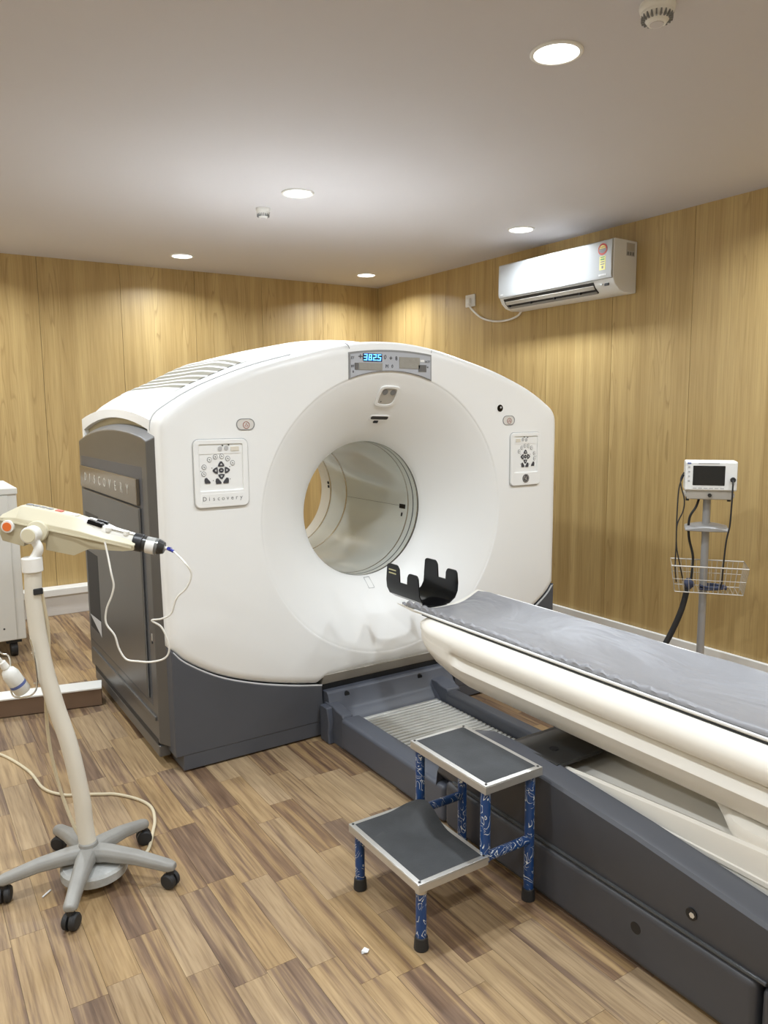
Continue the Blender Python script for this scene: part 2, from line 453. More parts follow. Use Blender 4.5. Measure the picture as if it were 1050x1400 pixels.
def panel_mesh(w, along):
    bm = BM()
    if along == 'X': add_box(bm, .0014, w-.0014, 0, .012, .0, HC)
    else: add_box(bm, 0, .012, .0014, w-.0014, 0, HC)
    bmesh.ops.recalc_face_normals(bm, faces=bm.faces)
    me = bpy.data.meshes.new('wall_panel'); bm.to_mesh(me); bm.free(); me.materials.append(MATS['wood_wall']); return me
mx_, my_ = panel_mesh(.607, 'X'), panel_mesh(.6, 'Y')
e = 1.031+.607*5-.0
xs = [1.031+.607*k for k in range(-5, 6)]
for a in xs:
    if a < x0-.3: continue
    w = min(.607, x1-a)
    if w <= .01: continue
    me = mx_ if w > .6 else panel_mesh(w, 'X')
    o = link('wall_panel', me, None, wb); o.location = (a, y1-.002, 0)
for k in range(-8, 7):
    a = 2.913+.6*k
    if a < y0-.5 or a > y1: continue
    w = min(.6, y1-a)
    me = my_ if w > .59 else panel_mesh(w, 'Y')
    o = link('wall_panel', me, None, wr); o.location = (x1-.002, a, 0)
# skirtings
bb = struct(box('baseboard_right', 'ledge_white', None, x1-.028, x1-.003, y0, y1-.01, 0, .125, (.006, 2)), 'white skirting board along the right wall')
lg = struct(box('baseboard_back', 'ledge_grey', None, x0, x1-.03, 6.262, y1-.003, 0, .155, (.003, 1)), 'boxed skirting ledge along the back wall')
o = box('ledge_top', 'ledge_white', lg, x0, x1-.03, 6.246, y1-.003, .155, .211, (.006, 2)); o['label'] = 'white rounded cap of the ledge'

# ------------------------------------------------------------------ ceiling lamps
LX = (-1.29, .337, 1.960, 3.583); LY = (.03, 1.960, 3.873, 5.81)
LAB = {(2,1): 'round white LED downlight, the largest and nearest in view', (2,2): 'round LED downlight beside the smaller smoke detector',
       (2,3): 'round LED downlight by the back wall, above the gantry left shoulder', (3,3): 'round LED downlight closest to the room corner',
       (3,2): 'round LED downlight above the air conditioner'}
for i, lx in enumerate(LX):
    for j, ly in enumerate(LY):
        t = thing('ceiling_downlight', LAB.get((i, j), 'round LED downlight outside the picture'), 'ceiling light', (lx, ly, HC), 0, 'recessed downlights', local=True)
        bm = BM(); add_lathe(bm, [(0, .088), (-.004, .088), (-.007, .084), (-.007, .075), (-.002, .073), (0, .073)], (0,0,0), 'Z', 32)
        obj('trim_ring', bm, 'fixture_white', t)
        bm = BM(); add_cyl(bm, (0,0,-.0005), (0,0,-.004), .0735, n=32); obj('diffuser', bm, 'lens_white', t)
        ld = bpy.data.lights.new('lamp', 'AREA'); ld.shape = 'DISK'; ld.size = .146; ld.energy = LAMP_W; ld.spread = math.radians(150); ld.color = LAMP_COL
        lo = bpy.data.objects.new('lamp', ld); COL.objects.link(lo); lo.parent = t; lo.location = (0, 0, -.0085)

# ------------------------------------------------------------------ scanner gantry
GX, GZ, YF = 2.056, 1.049, 3.118
G = thing('scanner_gantry', 'large white scanner gantry with round bore and charcoal base', 'medical scanner', (GX, 3.9, 0))
top = [(0, 1.885), (.24, 1.866), (.5, 1.806), (.68, 1.756), (.86, 1.690), (.97, 1.638), (1.05, 1.590), (1.098, 1.556), (1.120, 1.522), (1.1265, 1.48), (1.128, 1.40), (1.128, 1.35)]
def prof_top():
    h = [(p.x, p.y) for p in spline([V(-.24, 1.866, 0)]+[V(a, b, 0) for a, b in top], 6)][6:]
    return h
ht = prof_top()                                    # from the crown to the right shoulder
low = [(1.128, .9), (1.125, .561), (1.06, .492), (.915, .402), (.744, .337), (.56, .288), (.405, .258)]
right = ht+[(p.x, p.y) for p in spline([V(a, b, 0) for a, b in low[1:]], 5)]
right.insert(len(ht), (1.128, .9))
right += [(.391, .284), (.2, .289), (0, .289)]
FRONT = right+[(-a, b) for a, b in reversed(right[1:-1])]
right_m = [(min(a, 1.098), b) for a, b in ht]+[(1.098, .9), (1.098, .10), (0, .10)]
MID = right_m+[(-a, b) for a, b in reversed(right_m[1:-1])]
def hit(poly, t):
    d = (math.sin(t), math.cos(t)); best = None; n = len(poly)
    for i in range(n):
        ax, ay = poly[i][0], poly[i][1]-GZ; bx, by = poly[(i+1) % n][0], poly[(i+1) % n][1]-GZ
        ex, ey = bx-ax, by-ay; den = d[0]*ey-d[1]*ex
        if abs(den) < 1e-12: continue
        s = (ax*ey-ay*ex)/den; q = (ax*d[1]-ay*d[0])/den
        if s > 0 and -1e-9 <= q <= 1+1e-9 and (best is None or s < best): best = s
    return best
ANG = sorted(set([round(2*PI*i/200, 5) for i in range(200)]+[round(math.atan2(p[0], p[1]-GZ) % (2*PI), 5) for p in FRONT+MID]))
tmp = [ANG[0]]
for a in ANG[1:]:
    if a-tmp[-1] > .004: tmp.append(a)
ANG = tmp
DF = [hit(FRONT, a) for a in ANG]; DM = [hit(MID, a) for a in ANG]
def ringp(D, inset, y, f=None):
    l = []
    for a, d in zip(ANG, D):
        s = d-inset; x, z = math.sin(a)*s, GZ+math.cos(a)*s
        if f: z = f(x, y, z)
        l.append((GX+x, y, z))
    return l
def circ(r, y): return [(GX+math.sin(a)*r, y, GZ+math.cos(a)*r) for a in ANG]
FR = .690
bm = BM()
loft(bm, [circ(FR, YF+.004), circ(FR+.004, YF+.001), circ(FR+.012, YF)] +
     [ringp(DF, .05, YF), ringp(DF, .03, YF+.003), ringp(DF, .014, YF+.010), ringp(DF, .004, YF+.022), ringp(DF, 0, YF+.042), ringp(DF, .0, YF+.150), ringp(DF, .006, YF+.155)], cap=False)
# undo the outer inset where the lip would cross the flare at the bottom is not needed: the flare bottom clears it
front_cover = obj('front_cover', bm, 'shell_white', G, sharp=50)
def sm(a, b, t):
    t = max(0, min(1, (t-a)/(b-a))); return t*t*(3-2*t)
def bump(x, y, z):
    if z < 1.2: return z
    k = sm(1.2, 1.5, z)
    rise = sm(3.27, 3.7, y)*(1-.35*sm(4.1, 4.6, y))
    ax = abs(x)
    return z+k*(.050*rise*sm(1.02, .55, ax)+.026*rise*sm(.8, 1.05, ax)-.10*sm(4.25, 4.66, y)**1.5)
bm = BM()
ys = [3.262, 3.268, 3.30, 3.35, 3.42, 3.5, 3.6, 3.7, 3.85, 4.0, 4.15, 4.3, 4.4, 4.48, 4.54, 4.585]
loops = [ringp(DM, .02, 3.262, bump)]+[ringp(DM, .004 if y < 3.27 else 0, y, bump) for y in ys[1:]]
loops += [ringp(DM, .01, 4.61, bump), ringp(DM, .035, 4.625, bump)]
loops += [circ(.58, 4.628), circ(.52, 4.622), circ(.44, 4.58), circ(.38, 4.53), circ(.354, 4.505)]
loft(bm, loops, cap=False)
obj('body_cover', bm, 'shell_white', G, sharp=50)
# flare, liner and rings of the bore
FL = [(0.004, FR), (.012, .668), (.045, .600), (.10, .515), (.16, .440), (.21, .388), (.245, .362), (.262, .354), (.268, .352)]
fl2 = [(p.x, p.y) for p in spline([V(a, b, 0) for a, b in FL], 4)]
bm = BM(); add_lathe(bm, fl2, (GX, YF, GZ), 'Y', 128); flare = obj('bore_flare', bm, 'shell_white', G)
flare['label'] = 'funnel-shaped white mouth of the bore'
def liner(ya, yb, mat='liner_white', r=.354):
    bm = BM(); add_lathe(bm, [(ya, r), (yb, r)], (GX, 0, GZ), 'Y', 128); return obj('bore_liner', bm, mat, G)
def ringb(ya, yb, mat):
    bm = BM(); add_lathe(bm, [(ya, .357), (ya, .3532), (yb, .3532), (yb, .357)], (GX, 0, GZ), 'Y', 128, True); return obj('bore_ring', bm, mat, G)
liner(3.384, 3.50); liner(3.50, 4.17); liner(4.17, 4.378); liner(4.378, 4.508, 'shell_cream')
ringb(3.386, 3.396, 'ring_dark'); ringb(3.396, 3.404, 'ring_metal'); ringb(3.437, 3.444, 'ring_dark'); ringb(3.484, 3.494, 'ring_metal'); ringb(4.166, 4.182, 'ring_metal'); ringb(4.372, 4.388, 'ring_metal')
# small ports inside the liner (right hand wall of the bore)
def bore_patch(name, mat, ang, ya, yb, half, r=.3530):
    bm = BM(); loops = []
    for y in (ya, yb):
        loops.append([(GX+math.sin(a)*r, y, GZ+math.cos(a)*r) for a in (ang-half, ang-half/2, ang, ang+half/2, ang+half)])
    loft(bm, loops, closed=False, cap=False)
    bmesh.ops.solidify(bm, geom=bm.faces[:], thickness=.002)
    return obj(name, bm, mat, G)
bore_patch('sensor_port', 'black_plastic', PI/2+.08, 3.515, 3.575, .035)
bore_patch('sensor_port', 'black_plastic', PI/2+.21, 3.535, 3.55, .03)
bore_patch('bore_seam', 'ring_dark', PI/2+.075, 3.575, 4.166, .0022)
bore_patch('sensor_port', 'black_plastic', PI/2-.05, 4.395, 4.42, .025)
bore_patch('sensor_port', 'black_plastic', PI/2-.12, 4.395, 4.42, .025)
sp = [(GX-a, 3.266, b+.0015) for a, b in ht if a > .42 and b > 1.47]
bm = BM(); add_tube(bm, sp, .0032, 6, smooth=False); obj('cover_seam', bm, 'button_grey', G)
# vents on the upper left shoulder
def topz(dx, y):
    z = None
    a = [(p[0], p[1]) for p in ht]
    for (xa, za), (xb, zb) in zip(a, a[1:]):
        if xa <= abs(dx) <= xb: z = za+(zb-za)*(abs(dx)-xa)/(xb-xa+1e-9)
    return bump(dx, y, z)
for sgn in (-1, 1):
    bm = BM(); rows = []
    for k in range(13):
        dx = sgn*(.635+.325*k/12)
        rows.append([(GX+dx, y, topz(dx, y)+.003) for y in [3.43+.98*j/14 for j in range(15)]])
    loft(bm, rows, cap=False, closed=False)
    vb = obj('vent_bed', bm, 'vent_tan', G); vb['label'] = 'tan louvred vent on the top shoulder'
    for k in range(8):
        bm = BM(); loops = []
        dxc = sgn*(.635+.325*k/7); hw = .0075 if k not in (0, 7) else .016
        for j in range(15):
            y = 3.42+1.0*j/14; l = []
            shift = .03*sgn*(1-math.sin(PI*j/14))*-.4
            for dd, dz in ((-hw, .0), (-hw*.7, .0050), (hw*.7, .0050), (hw, .0)):
                x = dxc+dd+shift; l.append((GX+x, y, topz(max(-1.09, min(1.09, x)), y)+dz))
            loops.append(l)
        loft(bm, loops); obj('vent_slat', bm, 'shell_white', vb)
# display at the crown
def arc_z(dx, r): return GZ+math.sqrt(r*r-dx*dx)
def disp_poly(xa, xb, drop, r):
    n = 14
    pts = [(GX+xa+(xb-xa)*i/n, arc_z(xa+(xb-xa)*i/n, r)) for i in range(n+1)]
    tp = lambda d: 1.838-.30*(d-.01)**2-drop
    pts += [(GX+xb-(xb-xa)*i/n, tp(xb-(xb-xa)*i/n)) for i in range(n+1)]
    return pts
bm = BM(); add_prism(bm, disp_poly(-.236, .240, -.006, .694), 'Y', YF-.003, YF+.01); obj('display_edge_shade', bm, 'ring_grey', G)  # grey edge painted in for the shading around the inset display
bm = BM(); add_prism(bm, disp_poly(-.228, .232, .004, .698), 'Y', YF-.006, YF+.008); dp = obj('display_panel', bm, 'display_grey', G)
dp['label'] = 'grey status display with blue digits'
yd = YF-.0075
def dbox(xa, xb, za, zb, mat, name='display_cell'): return box(name, mat, dp, GX+xa, GX+xb, yd-.0012, yd+.003, za, zb)
dbox(-.16, -.055, 1.787, 1.823, 'black_plastic', 'digit_window')
SEG = {'3': 'abgcd', '8': 'abcdefg', '2': 'abged', '5': 'afgcd'}
def seg7(ch, x, z, w, h, parent, y):
    t = .0042
    bm = BM(); s = .10
    R_ = {'a': (0, w, h-t, h), 'd': (0, w, 0, t), 'g': (0, w, h/2-t/2, h/2+t/2), 'f': (0, t, h/2, h), 'e': (0, t, 0, h/2), 'b': (w-t, w, h/2, h), 'c': (w-t, w, 0, h/2)}
    for c in SEG[ch]:
        a, b, c0, d = R_[c]
        poly = [(x+a+c0*s, z+c0), (x+b+c0*s, z+c0), (x+b+d*s, z+d), (x+a+d*s, z+d)]
        add_prism(bm, poly, 'Y', y-.001, y)
    obj('digit', bm, 'digit_blue', parent, sharp=0)
for k, ch in enumerate('3825'): seg7(ch, GX-.157+k*.0255, 1.791, .018, .029, dp, yd-.0012)
bm = BM(); add_box(bm, GX-.0850, GX-.0805, yd-.0022, yd-.0012, 1.791, 1.7955); obj('digit', bm, 'digit_blue', dp)
for xa, xb, za, zb, mt in ((-.205, -.186, 1.747, 1.778, 'display_cell_dark'), (-.183, -.053, 1.747, 1.780, 'display_cell'), (.045, .165, 1.758, 1.812, 'display_cell'), (.158, .205, 1.744, 1.777, 'display_cell_dark'), (.168, .192, 1.792, 1.802, 'panel_white')):
    dbox(xa, xb, za, zb, mt)
text('lettering', '+', .045, 'display_ink', dp, face_my(GX-.174, yd, 1.806))
for tx, x, z, s in (('ET', -.216, 1.80, .014), ('BT', -.216, 1.762, .014), ('II', -.214, 1.737, .014), ('ACT', .212, 1.793, .013), ('0', -.036, 1.808, .026), ('+', -.004, 1.804, .03), ('8', .028, 1.804, .024), ('M', -.026, 1.766, .02), ('0', .004, 1.766, .02), ('*', .214, 1.762, .02)):
    text('lettering', tx, s*1.15, 'display_ink', dp, face_my(GX+x, yd, z))
bm = BM(); add_tube(bm, [(1.800, YF-.0005, 1.868), (1.818, YF-.001, 1.858), (1.827, YF-.001, 1.842)], .0016, 6); obj('cover_seam', bm, 'print_grey', G)
bm = BM(); add_tube(bm, [(2.300, YF-.0005, 1.852), (2.297, YF-.001, 1.838)], .0012, 6, smooth=False); obj('cover_seam', bm, 'print_grey', G)
# control panels
def control_panel(xa, xb, za, zb, mirror):
    cx, cz, w, h = (xa+xb)/2, (za+zb)/2, xb-xa, zb-za
    yq = YF
    bm = BM(); add_frame(bm, rrect(cx, cz, w+.004, h+.004, .026), rrect(cx, cz, w-.003, h-.003, .024), 'Y', yq-.0022, yq+.002)
    P = obj('panel_gap', bm, 'button_grey', G); P.name = 'control_panel'
    P['label'] = 'white keypad panel with round grey buttons'
    iz0, iz1, ix0, ix1 = za+.075, zb-.022, xa+.024, xb-.026
    bm = BM(); n = 6
    out = rrect(cx, cz, w-.003, h-.003, .024, 5); inn = rrect((ix0+ix1)/2, (iz0+iz1)/2, ix1-ix0, iz1-iz0, .006, 5)
    add_frame(bm, out, inn, 'Y', yq-.011, yq+.001); obj('panel_frame', bm, 'panel_white', P, (.004, 2))
    yb = yq-.0045
    box('key_plate', 'panel_white', P, ix0, ix1, yb, yq+.001, iz0, iz1)
    box('key_strip', 'shell_white', P, ix0, ix1, yb-.002, yb, iz1-.040, iz1-.004)
    s = -1 if mirror else 1
    sx, sz = (ix1-ix0)/.19, (iz1-iz0)/.19
    mxc, mzc = (ix0+ix1)/2, iz0
    def key(name, mat, poly, d=.003):
        bm = BM(); add_prism(bm, poly, 'Y', yb-d, yb); return obj(name, bm, mat, P, sharp=0)
    def pt(u, v): return (mxc+s*u*sx, mzc+v*sz)
    C0 = (0, .082)
    for u, v in ((-.076, .070), (-.074, .098), (-.050, .128), (-.024, .139), (.004, .140), (.030, .130), (.051, .111)):
        c = pt(u, v); key('round_button', 'ring_grey', [(c[0]+.0100*sx*math.cos(a*PI/8), c[1]+.0112*math.sin(a*PI/8)) for a in range(16)], .002)
        key('button_face', 'panel_white', [(c[0]+.0078*sx*math.cos(a*PI/8), c[1]+.0088*math.sin(a*PI/8)) for a in range(16)], .0028)
        key('button_symbol', 'ring_grey', [(c[0]+.0035*sx*math.cos(a*PI/3+.5), c[1]+.004*math.sin(a*PI/3)) for a in range(6)], .0034)
    for u, v in ((-.003, .178), (.024, .180)):
        c = pt(u, v); bm = BM(); add_prism(bm, [(c[0]+.009*sx*math.cos(a*PI/8), c[1]-.006+.010*math.sin(a*PI/8)) for a in range(16)], 'Y', yb-.005, yb-.001); obj('round_button', bm, 'button_grey', P)
        bm = BM(); add_prism(bm, [(c[0]+.011*sx+.003*math.cos(a*PI/4), c[1]+.007+.003*math.sin(a*PI/4)) for a in range(8)], 'Y', yb-.005, yb-.001); obj('indicator', bm, 'black_plastic', P)
    bm = BM(); c = pt(.062, .170); add_box(bm, c[0]-.018*sx, c[0]+.018*sx, yb-.0045, yb-.001, c[1]-.009, c[1]+.009); obj('label_window', bm, 'shell_cream', P)
    cu, cv = C0
    key('arrow_button', 'button_dark', [(pt(cu, cv)[0]+.0105*sx*math.cos(a*PI/8), pt(cu, cv)[1]+.0105*math.sin(a*PI/8)) for a in range(16)])
    key('button_symbol', 'button_grey', [(pt(cu, cv)[0]+.005*sx*math.cos(a*PI/3), pt(cu, cv)[1]+.002*math.sin(a*PI/3)) for a in range(6)], .0036)
    for q in range(4):
        a = q*PI/2
        for nm, mt, sc, d in (('arrow_button', 'button_dark', 1, .003), ('button_symbol', 'button_grey', .35, .0036)):
            sh = [(-.014, .017), (-.006, .0155), (.006, .0155), (.014, .017), (.012, .025), (.004, .036), (0, .0375), (-.004, .036), (-.012, .025)]
            sh = [(u*sc, .024+(v-.024)*sc) for u, v in sh]
            key(nm, mt, [pt(cu+u*math.cos(a)-v*math.sin(a), cv+u*math.sin(a)+v*math.cos(a)) for u, v in sh], d)
    for u, v, f in ((-.062, .042, 1), (-.014, .038, 1), (.020, .039, -1)):
        sh = [(-.010, -.012), (.012, -.012), (.013, -.006), (-.002, .012), (-.010, .010), (-.012, 0)]
        key('arrow_button', 'button_dark', [pt(u+f*a, v+b) for a, b in sh])
    for u, v in ((-.040, .093), (.038, .096), (-.036, .041), (.038, .044), (-.088, .082)):
        c = pt(u, v); key('indicator', 'print_grey', [(c[0]+.0022*math.cos(a*PI/3), c[1]+.0022*math.sin(a*PI/3)) for a in range(6)], .001)
    return P
cp = control_panel(1.061, 1.305, 1.150, 1.442, False)
bm = BM(); add_box(bm, 1.088, 1.280, YF-.0122, YF-.009, 1.168, 1.212); obj('name_plate', bm, 'panel_white', cp, (.002, 1))
letters('Discovery', .026, .0205, 'print_grey', cp, face_my, (1.184, YF-.0127, 1.190))
cp2 = control_panel(2.824, 3.046, 1.140, 1.432, True)
# round emblem under the right keypad
bm = BM(); add_cyl(bm, (2.934, YF-.0135, 1.180), (2.934, YF-.009, 1.180), .0235, n=28); em = obj('emblem', bm, 'button_dark', cp2)
bm = BM(); add_frame(bm, [(2.934+.0205*math.cos(a*PI/14), 1.180+.0205*math.sin(a*PI/14)) for a in range(28)], [(2.934+.0188*math.cos(a*PI/14), 1.180+.0188*math.sin(a*PI/14)) for a in range(28)], 'Y', YF-.0142, YF-.013); obj('emblem_ring', bm, 'print_silver', em)
for pts in ([(-.002, .008), (-.010, .010), (-.012, .002), (-.006, -.002), (-.001, .004), (-.002, -.010), (-.009, -.008)], [(.010, .009), (.004, .010), (.003, .003), (.008, .001), (.003, -.003), (.004, -.010), (.011, -.007)]):
    bm = BM(); add_tube(bm, [(2.934+a, YF-.0140, 1.180+b) for a, b in pts], .0010, 5, 5); obj('emblem_script', bm, 'print_silver', em)
# emergency stops, lens
for cx, cz in ((1.301, 1.502), (2.814, 1.499)):
    bm = BM(); add_frame(bm, rrect(cx, cz, .084, .050, .0245), rrect(cx, cz, .078, .044, .0215), 'Y', YF-.0028, YF+.002); P = obj('stop_button', bm, 'ring_grey', G)
    P['label'] = 'oval stop button with a red ring symbol'
    bm = BM(); add_prism(bm, rrect(cx, cz, .077, .043, .021), 'Y', YF-.0018, YF+.002); obj('button_face', bm, 'speaker_light', P)
    bm = BM(); add_frame(bm, [(cx+.003+.0155*math.cos(a*PI/12), cz-.003+.0155*math.sin(a*PI/12)) for a in range(24)], [(cx+.003+.0132*math.cos(a*PI/12), cz-.003+.0132*math.sin(a*PI/12)) for a in range(24)], 'Y', YF-.0030, YF-.001); obj('button_symbol', bm, 'print_red', P)
    bm = BM(); add_frame(bm, [(cx+.003+.010*math.cos(a), cz-.004+.009*math.sin(a)) for a in (PI/2, PI*7/6, PI*11/6)], [(cx+.003+.007*math.cos(a), cz-.004+.0062*math.sin(a)) for a in (PI/2, PI*7/6, PI*11/6)], 'Y', YF-.0030, YF-.001); obj('button_symbol', bm, 'print_red', P)
cyl('camera_lens', 'black_gloss', G, (2.751, YF-.003, 1.564), (2.751, YF+.004, 1.564), .0185, n=24)
cyl('lens_glint', 'button_grey', G, (2.755, YF-.0036, 1.568), (2.755, YF-.0028, 1.568), .006, n=12)
# intercom and laser slot inside the flare top
def flare_frame(ang, y):
    r = None
    for (ya, ra), (yb, rb) in zip(fl2, fl2[1:]):
        if ya <= y-YF <= yb: r = ra+(rb-ra)*(y-YF-ya)/(yb-ya); dr = (rb-ra)/(yb-ya)
    e = V(math.sin(ang), 0, math.cos(ang)); t = V(math.cos(ang), 0, -math.sin(ang))
    s = (V(0, 1, 0)+e*dr).normalized()           # along the funnel, going in
    n = s.cross(t).normalized()
    if n.dot(e) > 0: n = -n
    p = V(GX, y, GZ)+e*r
    M = Matrix.Identity(4)
    for i in range(3): M[i][0], M[i][1], M[i][2], M[i][3] = t[i], s[i], n[i], p[i]
    return M
M1 = flare_frame(.03, 3.176)
sh_o = [(-.050, .052), (.030, .056), (.050, .030), (.052, -.035), (.040, -.052), (-.040, -.052), (-.052, -.035), (-.056, .030)]
def rounded(poly, k=3):
    for _ in range(k):
        q = []
        for i in range(len(poly)):
            a, b = poly[i], poly[(i+1) % len(poly)]
            q += [(a[0]*.75+b[0]*.25, a[1]*.75+b[1]*.25), (a[0]*.25+b[0]*.75, a[1]*.25+b[1]*.75)]
        poly = q
    return poly
so = rounded([(a*1.15, b*1.1) for a, b in sh_o]); si = rounded([(a*.86, b*.86) for a, b in sh_o])
bm = BM(); add_frame(bm, so, si, 'Z', -.01, .006); P = obj('intercom', bm, 'shell_white', G, (.002, 2), M=M1); P['label'] = 'recessed intercom with two round speaker grilles'
bm = BM(); add_prism(bm, rounded([(a*.9, b*.9) for a, b in sh_o]), 'Z', -.008, .0015); obj('intercom_plate', bm, 'speaker_grey', P, M=M1)
for a in (-.022, .024):
    bm = BM(); add_cyl(bm, (a, -.022, 0), (a, -.022, .0035), .0155, n=20); obj('speaker_grille', bm, 'print_grey', P, M=M1)
bm = BM(); add_cyl(bm, (-.028, .032, 0), (-.028, .032, .003), .003, n=8); obj('microphone_hole', bm, 'black_plastic', P, M=M1)
M2 = flare_frame(.03, 3.252)
bm = BM(); add_prism(bm, rrect(0, 0, .118, .038, .014), 'Z', -.004, .004); P = obj('laser_window', bm, 'shell_white', G, (.002, 2), M=M2); P['label'] = 'dark laser slot'
bm = BM(); add_prism(bm, rrect(0, -.004, .102, .019, .009), 'Z', -.002, .0048); obj('slot', bm, 'dark_metal', P, M=M2)
bm = BM(); add_prism(bm, rrect(-.012, .021, .026, .016, .002), 'Z', -.002, .0052); obj('sensor_eye', bm, 'black_plastic', P, M=M2)
M3 = flare_frame(PI+.01, 3.335)
bm = BM(); add_frame(bm, rrect(0, 0, .034, .075, .003), rrect(0, 0, .031, .072, .002), 'Z', -.001, .0016); P = obj('inspection_plate', bm, 'button_grey', G, M=M3); P['label'] = 'thin outlined inspection plate'
# charcoal base either side and dark under-frame
def base_poly(s):
    bnd = [(a, b) for a, b in right if a > .40 and b < .60]
    bnd = [p for p in bnd if p[1] < .575]
    poly = [(GX+s*(a-.002 if a > 1.1 else a), b-.004) for a, b in bnd]
    poly += [(GX+s*.395, .075), (GX+s*1.122, .075)]
    return poly
for s in (-1, 1):
    bm = BM(); add_prism(bm, base_poly(s), 'Y', YF+.002, YF+.17); P = obj('base_cover', bm, 'charcoal', G, (.008, 3))
    P['label'] = 'charcoal lower front cover'
    a, b = sorted((GX+s*.395, GX+s*1.088)); box('toe_kick', 'charcoal', P, a, b, YF+.004, YF+.165, .008, .078, (.004, 2))
    bm = BM()
    bl = [(a_, b_) for a_, b_ in right if .40 < a_ < 1.12 and b_ < .56]
    add_tube(bm, [(GX+s*a_, YF+.008, b_-.004) for a_, b_ in bl], .005, 6, smooth=False); obj('trim_strip', bm, 'button_grey', P)
box('under_frame', 'rubber_black', G, GX-1.06, GX+1.06, 3.29, 4.56, .0, .30)
# recess in the middle: grey lip and black gap over the table dock
bm = BM(); add_prism(bm, [(3.123, .300), (3.30, .300), (3.30, .240), (3.158, .240)], 'X', GX-.392, GX+.392); obj('lower_lip', bm, 'speaker_grey', G)
box('dark_gap', 'black_plastic', G, GX-.394, GX+.394, 3.15, 3.29, .0, .245)
# left side: white rim with arched opening, charcoal side door
def arch(yf, yr, z0, zs, zt, drop=.03, n=12):
    pts = [(yf, z0)]
    for i in range(n+1):
        t = i/n; y = yf+(yr-yf)*t
        z = zs+(zt-zs)*math.sin(PI*min(1, t*.95+.02))**.8 - drop*t**2
        pts.append((y, z))
    pts += [(yr, z0)]
    return pts
for s in (-1, 1):
    xo = GX+s*1.126; xi = GX+s*1.095
    n = 12
    po = arch(3.272, 4.60, .06, 1.520, 1.578, .005); pi_ = arch(3.30, 4.555, .062, 1.478, 1.540, .02)
    bm = BM(); add_frame(bm, po, pi_, 'X', min(xo, xi), max(xo, xi)); P = obj('side_rim', bm, 'shell_white', G, (.010, 3)); P['label'] = 'white arched rim around the side door'
    # recess back, shadow inside the rim painted in as tan
    bm = BM(); add_prism(bm, arch(3.29, 4.57, .07, 1.485, 1.545, .015), 'X', GX+s*1.097, GX+s*1.101); obj('side_recess', bm, 'injector_tan', G)
    pd = arch(3.185, 4.585, .10, 1.458, 1.512, .035)
    x_out = GX+s*1.157; x_in = GX+s*1.10
    # body with a broad chamfer towards the outside
    cy = 3.875
    def shrink(p, d): 
        return [(y+(d if y < 3.3 else (-d*.45 if y > 4.45 else 0)), z-(d*.62 if z > .5 else -d*.2)) for y, z in p]
    lo = [[(x_in, y, z) for y, z in pd], [(GX+s*1.118, y, z) for y, z in pd], [(x_out, y, z) for y, z in shrink(pd, .046)]]
    bm = BM(); loft(bm, lo); D = obj('side_door', bm, 'charcoal_side', G, (.006, 2)); D['label'] = 'charcoal arched side door with bronze name plate'
    X = lambda d: GX+s*(1.157+d)
    def sb(name, mat, ya, yb, za, zb, d0, d1, bev=None):
        a, b = sorted((X(d0), X(d1))); return box(name, mat, D, a, b, ya, yb, za, zb, bev)
    sb('door_recess', 'charcoal', 3.305, 4.52, .26, 1.325, -.004, .0008, (.002, 1))
    sb('door_leaf', 'charcoal_side', 3.345, 4.50, .285, 1.145, 0, .012, (.006, 2))
    npl = sb('name_plate', 'bronze_plate', 3.352, 4.50, 1.155, 1.272, 0, .016, (.003, 2)); npl['label'] = 'bronze name plate with spaced letters'
    sb('hand_hold', 'black_plastic', 4.14, 4.44, .955, 1.020, .010, .0128, (.006, 2))
    sb('door_channel', 'rubber_black', 4.20, 4.46, .36, .80, .010, .0126)
    bm = BM(); add_prism(bm, [(4.46, .43), (4.20, .355), (4.20, .44)], 'X', X(.0105), X(.0135)); obj('channel_ramp', bm, 'button_grey', D)
    sb('door_groove', 'ring_dark', 3.325, 3.340, .285, 1.145, 0, .0015)
    sb('skirt_step', 'charcoal_side', 3.26, 4.50, .205, .225, -.002, .008, (.003, 2))
    sb('skirt_slot', 'rubber_black', 3.25, 4.47, .098, .125, -.01, .0012)
    sb('skirt', 'charcoal_side', 3.235, 4.47, .045, .098, -.05, .002, (.006, 2))
    sb('latch', 'print_silver', 3.265, 3.275, .57, .60, 0, .002)
    bm = BM(); add_cyl(bm, (X(0), 3.27, .56), (X(.003), 3.27, .56), .005, n=10); obj('latch', bm, 'black_plastic', D)
    if s < 0:
        letters('DISCOVERY', .066, .108, 'print_silver', npl, face_mx, (X(.0166), 3.93, 1.213))

